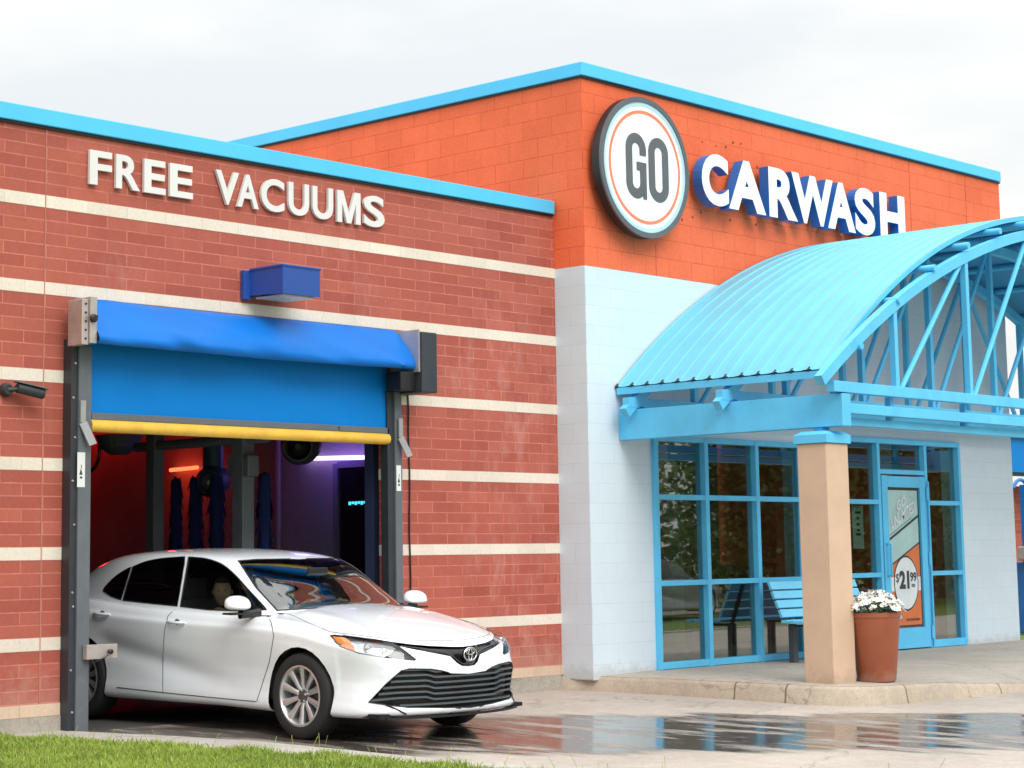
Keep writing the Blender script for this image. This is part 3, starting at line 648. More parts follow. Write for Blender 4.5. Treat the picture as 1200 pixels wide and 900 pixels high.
un_ = MB()
for y in (-D-.02, -3.0):
    for i in range(nseg+1):
        t = -tmax+2*tmax*i/nseg; un_.v.append((RC+(RR-.03)*math.sin(t), y, RZ+(RR-.03)*math.cos(t)))
un_.f = [(i, i+1, ww+i+1, ww+i) for i in range(nseg)]
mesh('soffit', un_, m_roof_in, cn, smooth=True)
for sgn in (-1, 1):
    ed = MB(); t = sgn*tmax; x = RC+RR*math.sin(t); z = RZ+RR*math.cos(t)
    ed.beam((x, -D-.02, z-.045), (x, -3.0, z-.045), .03, .07); mesh('eave_trim', ed, m_blue, roof)
ed = MB()
for y in yb_:
    t = -tmax; x = RC+(RR+.012)*math.sin(t)-.01; z = RZ+(RR+.012)*math.cos(t); ed.beam((x-.012, y, z-.012), (x+.03, y, z+.02), .014, .026)
mesh('rib_end', ed, m_dark, roof)
et = MB(); pe = []
for i in range(nseg+1):
    t = -tmax+2*tmax*i/nseg; q = RR-.012+.02*math.exp(-((RR*abs(math.sin(t))-3.7)/1.5)**2); pe.append((RC+q*math.sin(t), -3.005, RZ+q*math.cos(t)))
et.sweep(pe, .012, .045)
mesh('verge_trim', et, m_blue, roof)
# purlins along Y
for k, x in enumerate([16.92, 17.66, 18.37, 19.08, 19.78, 20.47, 21.2, 21.95, 22.7, 23.5, 24.3, 25.1, 25.9, 26.6, 27.08]):
    pu = MB(); z = zr(x)-.075; pu.tube([(x, -D-.03, z), (x, -3.17, z)], .036, 10); mesh('purlin', pu, m_blue, cn, smooth=True)
BZ = 2.85; nodes = [(XL_+.02, 'e'), (19.10-2.94+1.46, 'n')]
VXs = [17.62, 19.08, 20.54, 22.0, 23.46, 24.92, 26.38]
for ti, y in enumerate((-.62, -1.80, -3.10)):
    FR = ti == 2
    ar = MB(); xl_ = 16.27 if FR else 16.42; xs_ = [xl_+(44-2*xl_)*i/60 for i in range(61)]
    ar.sweep([(a, y, zc(a, FR)-.055) for a in xs_], .084, .105)
    tr_ = mesh('truss', ar, m_blue, cn)
    bc = MB(); bc.bbox(16.45, 27.55, y-.045, y+.045, BZ-.055, BZ+.05, .006); mesh('bottom_chord', bc, m_blue, tr_)
    wb = MB()
    for i, x in enumerate(VXs):
        r_ = .034
        if zc(x, FR)-.1 > BZ+.1: wb.beam((x, y, BZ), (x, y, zc(x, FR)-.07), .062, .062, (0, 1, 0))
    for a, b_ in zip(VXs[:-1], VXs[1:]):
        if b_ <= 23.5: wb.tube([(a+.07, y+.0, BZ), (b_-.05, y, zc(b_, FR)-.1)], .028, 8)
        else: wb.tube([(a+.05, y, zc(a, FR)-.1), (b_-.07, y, BZ)], .028, 8)
    mesh('web', wb, m_blue, tr_, smooth=True)
for x in (XL_, XR_-.15):
    sb = MB(); sb.bbox(x, x+.15, -3.14, -D-.0, 2.475, 2.785, .006); mesh('side_beam', sb, m_blue, cn)
    for y in (-.62, -1.80, -3.04):
        sb = MB(); sb.box(x+.03, x+.11, y-.05, y+.05, 2.786, 2.81); mesh('bearing_plate', sb, m_retur, cn)
fb = MB(); fb.bbox(XL_+.151, XR_-.151, -3.135, -3.055, 2.60, 2.695, .006); mesh('front_rail', fb, m_blue, cn)
fb = MB(); fb.bbox(XL_+.152, XR_-.152, -3.03, -2.93, 2.495, 2.57, .006); mesh('front_beam', fb, m_blue, cn)
for x in VXs:
    fb = MB(); fb.box(x-.03, x+.03, -3.05, -2.99, 2.57, 2.8); mesh('hanger', fb, m_blue, cn)
def column(x, y, label):
    c_ = thing('canopy_column', label, 'column', (x, y, .05), 'columns carrying the canopy'); hx, hy = .19, .165
    mb = MB(); mb.bbox(x-hx, x+hx, y-hy, y+hy, .03, 2.318, .012); mesh('shaft', mb, m_col, c_)
    mb = MB(); mb.add([(x+sx*(hx+o), y+sy*(hy+o), z) for z, o in ((2.32, .022), (2.40, .022), (2.435, -.03)) for sx, sy in ((-1, -1), (1, -1), (1, 1), (-1, 1))],
        [(3, 2, 1, 0), (8, 9, 10, 11)]+[(r*4+i, r*4+(i+1) % 4, r*4+4+(i+1) % 4, r*4+4+i) for r in range(2) for i in range(4)]); mesh('capital', mb, m_blue, c_)
    mb = MB(); mb.box(x-.06, x+.06, y-.05, y+.05, 2.436, 2.474); mesh('bearing', mb, m_blue, c_)
column(16.68, -2.835, 'square tan stucco column with blue capital under the near canopy corner')
# ------------------------------------------------------------------ planter
def planter(x, y, z0_):
    t_ = thing('flower_planter', 'tall tapered terracotta planter of white flowers beside the tan column', 'planter', (x, y, z0_))
    mb = MB(); mb.lathe([(.175, 0), (.185, .015), (.243, .60), (.25, .605), (.25, .645), (.235, .65), (.225, .645), (.215, .56)], (x, y, z0_), (0, 0, 1), 48, closed=True)
    mb.lathe([(.175, .0), (.175, .002)], (x, y, z0_), (0, 0, 1), 48); mesh('pot', mb, m_terra, t_, smooth=True, angle=35)
    mb = MB(); mb.lathe([(.222, .58), (.222, .60)], (x, y, z0_), (0, 0, 1), 32); mesh('soil', mb, m_soil, t_)
    lf = MB(); fl = MB()
    for _ in range(900):
        a = random.uniform(0, 6.28); r_ = .23*math.sqrt(random.random()); hz = .60+random.uniform(0, .16)*(1-.35*(r_/.25)**2)
        c_ = Vector((x+r_*math.cos(a), y+r_*math.sin(a), z0_+hz)); u = Vector((random.gauss(0, 1), random.gauss(0, 1), random.gauss(.3, .6))).normalized(); v = u.orthogonal().normalized(); s_ = random.uniform(.015, .03)
        lf.add([c_-u*s_, c_+v*s_*.45, c_+u*s_, c_-v*s_*.45], [(0, 1, 2, 3)])
    for _ in range(260):
        a = random.uniform(0, 6.28); r_ = .285*math.sqrt(random.random()); hz = .68+.15*(1-(r_/.30)**2)+random.uniform(-.03, .03)
        c_ = Vector((x+r_*math.cos(a), y+r_*math.sin(a), z0_+hz)); nrm = Vector((math.cos(a)*r_*3+random.gauss(0, .4), math.sin(a)*r_*3+random.gauss(0, .4), .8)).normalized()
        u = nrm.orthogonal().normalized(); v = nrm.cross(u); s_ = random.uniform(.026, .042); ph0 = random.random()*6
        vs = [c_+nrm*.002]
        for k in range(10):
            tt = ph0+k*.628; rr = s_ if k % 2 == 0 else s_*.55; vs.append(c_+(u*math.cos(tt)+v*math.sin(tt))*rr+nrm*(.008 if k % 2 == 0 else 0))
        fl.add(vs, [(0, k+1, (k+1) % 10+1) for k in range(10)])
    mesh('leaves', lf, m_pleaf, t_); mesh('flowers', fl, m_petal, t_)
planter(17.10, -3.08, .058)
# ------------------------------------------------------------------ bench
m_bench = plain('bench_blue_lightened', (.20, .66, .93), .45, var=.05)  # bench blue lightened to make up for the shade under the canopy
bn = thing('bench', 'sky blue slatted bench with dark legs partly behind the tan column', 'bench', (19.5, -1.1, .09))
bx0, bx1 = 18.85, 20.58
pts_b = [(-.66, .93), (-.70, .83), (-.745, .73), (-.79, .63)]
for (y, z) in pts_b:
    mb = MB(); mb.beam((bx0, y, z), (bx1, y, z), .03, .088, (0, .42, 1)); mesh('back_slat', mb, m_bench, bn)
for k in range(5):
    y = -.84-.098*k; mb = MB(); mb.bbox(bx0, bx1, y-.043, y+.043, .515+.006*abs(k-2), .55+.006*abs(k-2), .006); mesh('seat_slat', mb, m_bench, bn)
for x in (bx0+.22, bx1-.22):
    for yl in (-1.16, -.80):
        mb = MB(); mb.bbox(x-.04, x+.04, yl-.035, yl+.035, .09, .50, .004); mesh('leg', mb, plain('bench_leg_grey', (.07, .075, .085), .5), bn)
    mb = MB(); mb.beam((x, -1.22, .498), (x, -.76, .498), .05, .03); mb.beam((x, -.80, .5), (x, -.63, .95), .05, .025, (0, 1, 0)); mesh('bracket', mb, m_dark, bn)
# ------------------------------------------------------------------ wall lamp, camera, door gear
wl = thing('wall_lamp', 'cobalt blue box shaped wall lamp above the roll up door', 'lamp', (11.9, 0, 3.7))
mb = MB(); mb.bbox(11.80, 11.90, -.06, -.006, 3.585, 3.845, .008); mesh('wall_plate', mb, m_lamp, wl)
mb = MB(); x0_, x1_ = 11.86, 12.30
A = [(x0_, -.06, 3.84), (x1_, -.06, 3.84), (x1_, -.5, 3.845), (x0_, -.5, 3.845), (x0_, -.06, 3.62), (x1_, -.06, 3.62), (x1_, -.5, 3.60), (x0_, -.5, 3.60)]
mb.add(A, [(0, 1, 2, 3), (7, 6, 5, 4), (0, 3, 7, 4), (1, 5, 6, 2), (3, 2, 6, 7), (0, 4, 5, 1)]); bm_ = bmesh.new(); 
mesh('housing', mb, m_lamp, wl)
mb = MB(); mb.bbox(x0_-.008, x1_+.008, -.508, -.065, 3.838, 3.858, .004); mesh('lid', mb, m_lamp, wl)
mb = MB(); mb.box(x0_+.04, x1_-.04, -.46, -.10, 3.588, 3.602); mesh('lens', mb, m_lens, wl)
sc_ = thing('security_camera', 'small black bullet security camera on the red brick wall left of the bay', 'camera', (9.4, 0, 2.65))
mb = MB(); mb.lathe([(.055, 0), (.055, .03), (.04, .06)], (9.37, -.003, 2.66), (0, -1, 0), 20); mesh('mount', mb, m_dark, sc_, smooth=True)
mb = MB(); mb.tube([(9.37, -.05, 2.66), (9.43, -.09, 2.665)], .02, 10); mesh('arm', mb, m_dark, sc_)
mb = MB(); mb.tube([(9.42, -.095, 2.675), (9.425, -.095, 2.675), (9.62, -.16, 2.63), (9.63, -.163, 2.628)], [.03, .042, .042, .036], 16); mesh('body', mb, m_dark, sc_, smooth=True)
mb = MB(); mb.beam((9.40, -.09, 2.725), (9.66, -.175, 2.668), .085, .008); mesh('hood', mb, m_grey, sc_)
rd = thing('rollup_door', 'blue fabric roll up door half open over the car', 'door', (11.85, -.1, 0))
# side rails
for (a, b_), nm in (((9.925, 10.11), 'l'), ((13.53, 13.71), 'r')):
    mb = MB()
    if nm == 'l': mb.bbox(a, a+.060, -.115, -.006, -.06, 3.10, .004)
    else: mb.bbox(a-.01, a+.07, -.10, -.006, -.04, 2.85, .004)
    rl = mesh('side_rail', mb, m_dark, rd)
    mb = MB()
    if nm == 'l': mb.bbox(a+.062, b_, -.135, -.004, -.06, 3.05, .004); mb.bbox(b_+.002, b_+.03, -.06, .1, -.05, 3.05, .003)
    else: mb.bbox(a+.072, b_-.02, -.12, -.004, -.045, 2.85, .004)
    mesh('guide', mb, m_grey, rl)
    mb = MB()
    for z in [.12, .45, .95, 1.06, 1.6, 1.95, 2.3, 2.62, 2.9]:
        if nm == 'l': mb.lathe([(.011, 0), (.008, .008)], (a+.03+.01*math.sin(z*9), -.1155, z), (0, -1, 0), 8)
    if mb.v: mesh('bolt', mb, m_galv, rl)
    # bent grey bracket
    mb = MB(); x = b_-.09 if nm == 'l' else b_-.06
    mb.beam((x, -.145, 2.42), (x, -.145, 2.60), .05, .012, (0, 1, 0)); mb.beam((x, -.145, 2.42), (x+.06, -.20, 2.24), .075, .012, (0, 1, 0)); mesh('bracket', mb, plain('bracket_grey', (.30, .31, .32), .5), rl)
    mb = MB(); mb.box(x-.045, x+.03, -.1385, -.1365, 1.90, 2.18) if nm == 'l' else mb.box(x-.04, x+.02, -.1235, -.1215, 1.92, 2.16); stk = mesh('sticker', mb, m_white, rl)
    yy_ = -.139 if nm == 'l' else -.124
    mb = MB(); cxs = x-.006
    mb.prism([(cxs-.02, 2.0), (cxs+.012, 2.0), (cxs-.004, 2.05)], (0, yy_, 0), (1, 0, 0), (0, 0, 1), (0, -.001, 0)); mb.box(cxs-.003, cxs+.003, yy_-.001, yy_, 2.05, 2.08); mb.box(cxs-.014, cxs+.010, yy_-.001, yy_, 1.97, 1.985); mesh('sticker_mark', mb, m_pblk, stk)
# curtain, bars
mb = MB(); nx, nz = 40, 12
for j in range(nz+1):
    for i in range(nx+1):
        x = 10.105+(13.56-10.105)*i/nx; z = 2.50+(3.12-2.50)*j/nz; mb.v.append((x, -.075+.006*math.sin(x*5+z*3)*math.sin(z*9), z))
mb.f = [(j*(nx+1)+i, j*(nx+1)+i+1, (j+1)*(nx+1)+i+1, (j+1)*(nx+1)+i) for j in range(nz) for i in range(nx)]
mesh('curtain', mb, m_curt, rd, smooth=True)
mb = MB(); mb.bbox(10.14, 13.545, -.10, -.05, 2.455, 2.51, .005); mb.lathe([(.012, 0), (.012, .02)], (12.9, -.1, 2.49), (0, -1, 0), 8); mesh('bottom_bar', mb, m_grey, rd)
mb = MB(); mb.tube([(10.13, -.075, 2.405), (13.54, -.075, 2.405)], .052, 16); mesh('safety_edge', mb, m_yel, rd, smooth=True)
# drum hood in fabric
mb = MB(); nx = 90; P0 = [(-.02, 3.445), (-.07, 3.44), (-.14, 3.385), (-.20, 3.325), (-.265, 3.26), (-.325, 3.19), (-.37, 3.12), (-.375, 3.075), (-.34, 3.045), (-.24, 3.06)]
X0h, X1h = 10.0, 13.64
for i in range(nx+1):
    x = X0h+(X1h-X0h)*i/nx; e = min(1, i/18); e2 = min(1, (nx-i)/14)
    for k, (y, z) in enumerate(P0):
        s_ = 1 if k not in (0, 9) else 0
        fold = .020*math.sin((z*6.+i*.20)+1.2*math.sin(i*.13))*s_*math.exp(-(i/22)**2*.9)*1.3+.017*s_*math.sin((x-13.78)*9+(z*9))*math.exp(-((nx-i)/16)**2)
        wv = .015*s_*math.sin(x*2.3+k*.7)+.009*s_*math.sin(x*6.1-k*1.0)+.005*s_*math.sin(x*13-k*1.9); sag = -.012*math.sin(math.pi*i/nx) if k > 5 else 0
        q = .03*math.exp(-((i-12-k*5)/5.0)**2)*s_*max(0, 1-i/30)+.026*math.exp(-((i-6-k*2.2)/2.5)**2)*s_
        mb.v.append((x, y+fold+wv+q, z+sag+q*.3))
m_ = len(P0); mb.f = [(i*m_+k, i*m_+k+1, (i+1)*m_+k+1, (i+1)*m_+k) for i in range(nx) for k in range(m_-1)]
mesh('fabric_hood', mb, m_vinyl, rd, smooth=True, angle=80)
mb = MB(); mb.tube([(10.12, -.12, 3.18), (13.6, -.12, 3.18)], .065, 20); mesh('drum', mb, m_dark, rd, smooth=True)
mb = MB(); mb.bbox(9.865, 9.93, -.33, -.14, 3.03, 3.40, .006); eb = mesh('end_bracket', mb, m_galv, rd)
mb = MB(); mb.bbox(9.932, 9.998, -.35, -.12, 3.045, 3.42, .004); mesh('end_plate', mb, m_galv, eb)
mb = MB()
for z in (3.08, 3.15, 3.22, 3.29, 3.36): mb.lathe([(.009, 0), (.007, .01)], (9.90, -.332, z), (0, -1, 0), 8)
mb.lathe([(.034, 0), (.034, .02), (.02, .03)], (9.955, -.352, 3.245), (0, -1, 0), 14); mesh('bolt', mb, m_rim0, eb)
mb = MB(); mb.beam((9.93, -.365, 3.24), (9.99, -.362, 3.262), .024, .02); mesh('shaft_key', mb, m_black, eb)
mb = MB(); mb.bbox(13.642, 13.662, -.40, -.006, 3.02, 3.42, .004); mesh('end_plate', mb, m_galv, rd)
mb = MB(); mb.bbox(13.664, 13.87, -.42, -.006, 2.83, 3.40, .012); mc = mesh('motor_cover', mb, m_dark, rd)
mb = MB(); mb.bbox(13.46, 13.66, -.34, -.14, 2.85, 3.02, .01); mesh('motor', mb, m_black, mc)
cbx = thing('door_cable', 'thin black cable running down the brick from the motor cover', 'cable', (13.95, 0, .9)); 
mb = MB(); mb.tube([(13.88, -.015, 2.84)]+[(13.89+.006*math.sin(z*7), -.014, z) for z in np.linspace(2.7, .12, 14)], .009, 6); mesh('cable_run', mb, m_black, cbx)
# photo eye bracket on left rail
pe_ = thing('sensor_bracket', 'small galvanised sensor bracket on the left door rail beside the car', 'sensor', (10.1, -.14, .6))
mb = MB(); mb.bbox(10.04, 10.34, -.20, -.145, .53, .645, .004); mesh('plate', mb, m_galv, pe_)
mb = MB(); mb.lathe([(.02, 0), (.02, .03), (.012, .035)], (10.26, -.20, .585), (0, -1, 0), 12); mb.tube([(10.26, -.22, .585), (10.2, -.22, .54), (10.12, -.16, .50)], .006, 6); mesh('sensor_eye', mb, m_black, pe_)
# ------------------------------------------------------------------ tunnel equipment
def post(x, y, w_, mat, label, z1_=3.6):
    t_ = MB(); t_.bbox(x-w_/2, x+w_/2, y-w_/2, y+w_/2, -.05, z1_, .006); t_.bbox(x-w_, x+w_, y-w_, y+w_, -.048, -.03, .003); o = mesh('steel_post', t_, mat); return tag(o, label, 'post')
m_pst = plain('machine_grey', (.16, .18, .20), .45)
post(13.0, 2.70, .13, m_pst, 'grey steel post in the bay against the red lit wall')
post(13.0, 1.35, .15, m_pst, 'pale grey steel post in the bay behind the car roof')
post(13.70, .28, .12, plain('navy_steel', (.03, .045, .10), .5), 'dark navy steel post just inside the right side of the bay')
mb = MB(); mb.tube([(13.0, 3.0, 2.46), (13.0, 1.0, 2.46)], .05, 10); mb.bbox(12.93, 13.07, 1.2, 1.5, 2.1, 2.3, .01); tag(mesh('cross_rail', mb, m_pst), 'grey steel rail bridging the posts under the bay ceiling', 'rail')
m_brush = plain('navy_foam', (.008, .022, .12), .85, var=.35, scale=12)
for i, (x, y, r_) in enumerate([(13.4, 3.15, .05), (13.4, 2.86, .075), (13.4, 2.55, .085), (13.4, 2.22, .095), (13.4, 1.50, .085)]):
    b_ = MB(); n_ = 18
    pr = [(.02, 0), (.02, .02)]+[(r_*(1+.03*math.sin(k*2.1)), .05+k*.1) for k in range(16)]+[(r_*.9, 1.58), (.03, 1.60)]
    b_.lathe([(q*.72, h_) for q, h_ in pr], (x, y, .55), (0, 0, 1), 14)
    for _ in range(230):
        a_ = random.uniform(0, 6.283); h0 = random.uniform(.1, 1.62); q = r_*random.uniform(.8, 1.12); ln = random.uniform(.12, .3); da = random.uniform(-.25, .25); w__ = .012
        c0_ = Vector((x+r_*.55*math.cos(a_), y+r_*.55*math.sin(a_), .55+h0)); c1_ = Vector((x+q*math.cos(a_+da), y+q*math.sin(a_+da), .55+h0-ln)); tg = Vector((-math.sin(a_), math.cos(a_), 0))*w__
        b_.add([c0_-tg, c0_+tg, c1_+tg, c1_-tg], [(0, 1, 2, 3)])
    o = mesh('wash_brush', b_, m_brush, smooth=True, angle=60); tag(o, ['slim navy wash brush farthest back by the red wall', 'second navy wash brush from the back in the bay', 'third navy wash brush from the back in the bay', 'widest navy wash brush left of the pale grey post', 'navy wash brush right of the pale grey post'][i], 'brush', 'upright wash brushes in the bay')
    post_ = None
def dryer(x, y, z, r_, label, mat, nz=None):
    t_ = thing('dryer_blower', label, 'blower', (x, y, z)); dirn = Vector((-.75, -.6, -.1)).normalized(); c_ = Vector((x, y, z))
    mb = MB(); mb.lathe([(r_*1.25, -.28), (r_*1.35, -.1), (r_*1.3, .05), (r_, .12), (r_*.93, .12), (r_*.8, .0)], c_, dirn, 28); mesh('housing', mb, mat, t_, smooth=True)
    mb = MB(); mb.lathe([(r_*.80, .02), (r_*.55, .06), (r_*.2, .11)], c_, dirn, 24); mesh('nozzle', mb, nz or m_galv, t_, smooth=True)
    mb = MB(); mb.tube([c_-dirn*.1+Vector((0, 0, .1)), (x, y, 3.6)], r_*.9, 16); mesh('duct', mb, mat, t_, smooth=True)
m_duct = plain('blower_blue', (.03, .07, .12), .5)
dryer(13.5, 2.42, 2.10, .12, 'round blower nozzle hanging between the two grey posts', m_duct)
dryer(13.55, 1.15, 2.40, .14, 'large dark blower hanging right of the pale grey post', plain('blower_dark', (.04, .05, .05), .5), m_rim0)
mb = MB(); mb.lathe([(.25, 0), (.2, -.13), (.10, -.2)], (13.2, 3.55, 2.62), (0, 0, 1), 20); tag(mesh('spray_arch_pod', mb, m_pst), 'grey cone shaped pod under the bay ceiling at far left', 'pod')
mb = MB(); mb.tube([(12.9, 3.7+.22*math.cos(t), 2.45+.22*math.sin(t)) for t in np.linspace(.3, -3.4, 14)], .018, 6); tag(mesh('hose', mb, m_black), 'black hose loop hanging at the back left of the bay', 'hose')
m_redl = emit('red_led', (1, .10, .035), 2.6); m_purl = emit('violet_led', (.60, .42, 1.), 3); m_cy = emit('cyan_reflection', (.05, .6, .8), 1.2)  # the cyan glow stands in for a reflection, not a lamp
def led(name, p, q, r_, m, label):
    mb = MB(); mb.tube([p, q], r_, 10); o = mesh(name, mb, m); tag(o, label, 'light'); return o
led('led_tube', (14.93, 4.86, 2.35), (14.93, 4.38, 2.36), .022, m_redl, 'short glowing orange red light strip on the bay wall')
led('led_tube', (14.93, 2.62, 2.38), (14.93, 1.50, 2.345), .022, m_purl, 'long glowing violet tube light on the bay wall')
def lamp(name, loc, col, power, size):
    ld = bpy.data.lights.new(name, 'POINT'); ld.color = col; ld.energy = power; ld.shadow_soft_size = size; o = bpy.data.objects.new(name, ld); COL.objects.link(o); o.location = loc
lamp('red_lamp', (14.2, 7.2, 2.9), (1, .012, .008), 12, .15); lamp('red_lamp', (14.65, 4.6, 2.30), (1, .03, .01), 2.6, .1)
lamp('violet_lamp', (14.6, 2.0, 2.42), (.30, .12, 1), 4, .1)
mb = MB(); mb.box(14.90, 14.995, 1.30, 2.02, 0, 2.25); ctl = mesh('equipment_doorway', mb, m_gloss); tag(ctl, 'black glazed doorway on the bay wall under the violet light', 'doorway')
fr3 = MB()
for y in (1.27, 2.02): fr3.box(14.87, 14.995, y, y+.07, 0, 2.3)
fr3.box(14.87, 14.995, 1.341, 2.019, 2.251, 2.32); o = mesh('frame', fr3, m_pst, ctl)
mb = MB()
for k in range(6): mb.box(14.893, 14.899, 1.62+.045*k, 1.65+.045*k, 1.87-.01*(k % 2), 1.895)
tag(mesh('cyan_reflection_bars', mb, m_cy), 'small cyan reflection made as glowing bars on the black doorway glass', 'indicator')  # cyan reflection on the doorway glass, drawn as small glowing bars
mb = MB(); mb.tube([(14.9, 2.98, 0), (14.9, 2.98, 3.3)], .03, 8); tag(mesh('conduit', mb, iw), 'thin vertical conduit on the violet lit bay wall', 'conduit')
# ------------------------------------------------------------------ CAR
CO = Vector((11.8141, -1.7330, -.0913)); CTH = -.00713; CPI = .0235
car = thing('sedan_car', 'white four door sedan rolling out of the car wash bay', 'car', CO)
car.rotation_euler = (CPI, 0, CTH); BASE[car.name] = Vector((0, 0, 0))
MC = Matrix.Translation(CO) @ Matrix.Rotation(CTH, 4, 'Z') @ Matrix.Rotation(CPI, 4, 'X'); MI = MC.inverted()
CL = MI @ CP                                     # measuring eye in car space
def cray(u, v): return (MI.to_3x3() @ ray(u, v)).normalized()
def catmull(pts, n):
    P = [Vector(p) for p in pts]; P = [2*P[0]-P[1]]+P+[2*P[-1]-P[-2]]; out = []; m = len(P)-3
    for k in range(n+1):
        t = k/n*m; i = min(int(t), m-1); f = t-i; a, b, c, d_ = P[i:i+4]
        out.append(.5*((2*b)+(c-a)*f+(2*a-5*b+4*c-d_)*f*f+(3*b-a-3*c+d_)*f**3))
    return out
def ip1(x, tab): return float(np.interp(x, [t[0] for t in tab], [t[1] for t in tab]))
def smooth_tab(tab, lo, hi, n=240):
    xs = np.linspace(lo, hi, n); 
    P = catmull([(a, b) for a, b in tab], 400); X = [p.x for p in P]; Y = [p.y for p in P]
    return [(x, float(np.interp(x, X, Y))) for x in xs]
# plan outline (a = half width, y = rearwards from front axle)
PLAN = catmull([(0, -.985), (.22, -.975), (.45, -.935), (.64, -.86), (.78, -.73), (.865, -.54), (.905, -.25), (.915, .15), (.912, .9), (.915, 1.8), (.918, 2.6), (.905, 3.15), (.855, 3.55), (.74, 3.78), (.5, 3.88), (.25, 3.905), (0, 3.91)], 480)
# resample by arc length
al = [0]
for a, b in zip(PLAN[:-1], PLAN[1:]): al.append(al[-1]+(b-a).length)
NS = 230; tt = np.linspace(0, al[-1], NS+1); PLAN = [Vector((float(np.interp(t, al, [p.x for p in PLAN])), float(np.interp(t, al, [p.y for p in PLAN])))) for t in tt]
SH = smooth_tab([(-.99, .715), (-.8, .735), (-.55, .78), (-.3, .825), (0, .88), (.4, .915), (.9, .925), (1.5, .94), (2.2, .965), (2.7, 1.0), (3.2, 1.03), (3.6, 1.03), (3.92, .985)], -1, 3.93)
ZB = [(-.99, .20), (-.5, .19), (0, .19), (1, .205), (2.4, .19), (3.2, .20), (3.92, .26)]
ZC = smooth_tab([(-.99, .728), (-.9, .745), (-.7, .795), (-.45, .865), (-.2, .925), (0, .965), (.25, 1.0), (.5, 1.02), (1, 1.02), (2, 1.02), (3.0, 1.07), (3.3, 1.085), (3.6, 1.09), (3.85, 1.06), (3.93, 1.0)], -1, 3.93)
SIDE = [(0, .06), (.03, .02), (.08, .012), (.14, .014), (.2, .022), (.32, .03), (.45, .028), (.6, .014), (.75, .003), (.86, .0), (.885, .006), (.91, .022), (.95, .036), (.98, .05), (1, .066)]
FRNT = [(0, .10), (.04, .02), (.09, .0), (.15, .035), (.25, .03), (.45, .02), (.6, .018), (.72, .03), (.84, .055), (.93, .075), (1, .10)]
NV = 40
bm = bmesh.new(); grid = []
def smoothstep(x, a, b): t = max(0, min(1, (x-a)/(b-a))); return t*t*(3-2*t)
Vt = [0, .02, .04, .07, .1, .14]+list(np.linspace(.18, .84, 22))+[.865, .88, .895, .91, .93, .95, .97, .985, 1]
for i, p in enumerate(PLAN):
    t = (PLAN[min(i+1, NS)]-PLAN[max(i-1, 0)]).normalized(); nrm = Vector((t.y, -t.x)) # outward?
    if nrm.dot(p-Vector((0, 1.4))) < 0: nrm = -nrm
    wf = smoothstep(abs(nrm.y), .25, .9); zb, zs = ip1(p.y, ZB), ip1(p.y, SH); row = []
    flare = .014*math.exp(-((p.y-0)/.30)**2)+.016*math.exp(-((p.y-2.825)/.33)**2)
    for v in Vt:
        z = zb+(zs-zb)*v; dd = ip1(v, SIDE)*(1-wf)+ip1(v, FRNT)*wf
        if p.y > .3 and p.y < 2.7:
            # scooped lower door surface running down and forward from the rear arch
            zc_ = .70-.30*(2.55-p.y)/1.9; dd += .026*math.exp(-((z-zc_+.05)/.085)**2)*smoothstep(p.y, .5, 1.6)*smoothstep(p.y, 2.75, 2.4)
        dd -= flare*smoothstep(v, .15, .45)*smoothstep(v, .84, .6)
        if p.y < 0 and wf < .95: dd += .03*math.exp(-((z-.52)/.13)**2)*math.exp(-((p.x-.80)/.10)**2)*(1 if p.y < -.4 else 0)
        q = p-nrm*dd; row.append(bm.verts.new((-max(q.x, 0) if 0 < i < NS else 0, q.y, z)))
    # cap to the spine
    a0, y0_ = -row[-1].co.x, row[-1].co.y; ysp = .15+(y0_+.985)/4.895*3.1
    for k in range(1, 13):
        f = (k/12); ff = 1-(1-f)**1.6*0-f if False else f
        a = a0*(1-f); y = y0_+(ysp-y0_)*(f**1.7); zc_ = ip1(y, ZC); zs_ = ip1(y, SH)
        W = .84; cr = 1-(min(a/W, 1))**2.4
        z = zs_+(zc_-zs_)*cr
        bl = smoothstep(f, 0, .25); z = zs*(1-bl)+z*bl if f < .25 else z
        # bonnet side ridge
        if y < .3: z += .012*math.exp(-((a-.60)/.06)**2)*smoothstep(y, -.75, -.2)
        row.append(bm.verts.new((-a, y, z)))
    grid.append(row)
MR = len(grid[0])
for i in range(NS):
    for k in range(MR-1):
        try: bm.faces.new((grid[i][k], grid[i+1][k], grid[i+1][k+1], grid[i][k+1]))
        except Exception: pass
bmesh.ops.remove_doubles(bm, verts=bm.verts, dist=1e-5)
# remove cap under the cabin
rm = [f for f in bm.faces if f.calc_center_median().z > .9 and .62 < f.calc_center_median().y < 3.05 and abs(f.calc_center_median().x) < .70]
bmesh.ops.delete(bm, geom=rm, context='FACES')
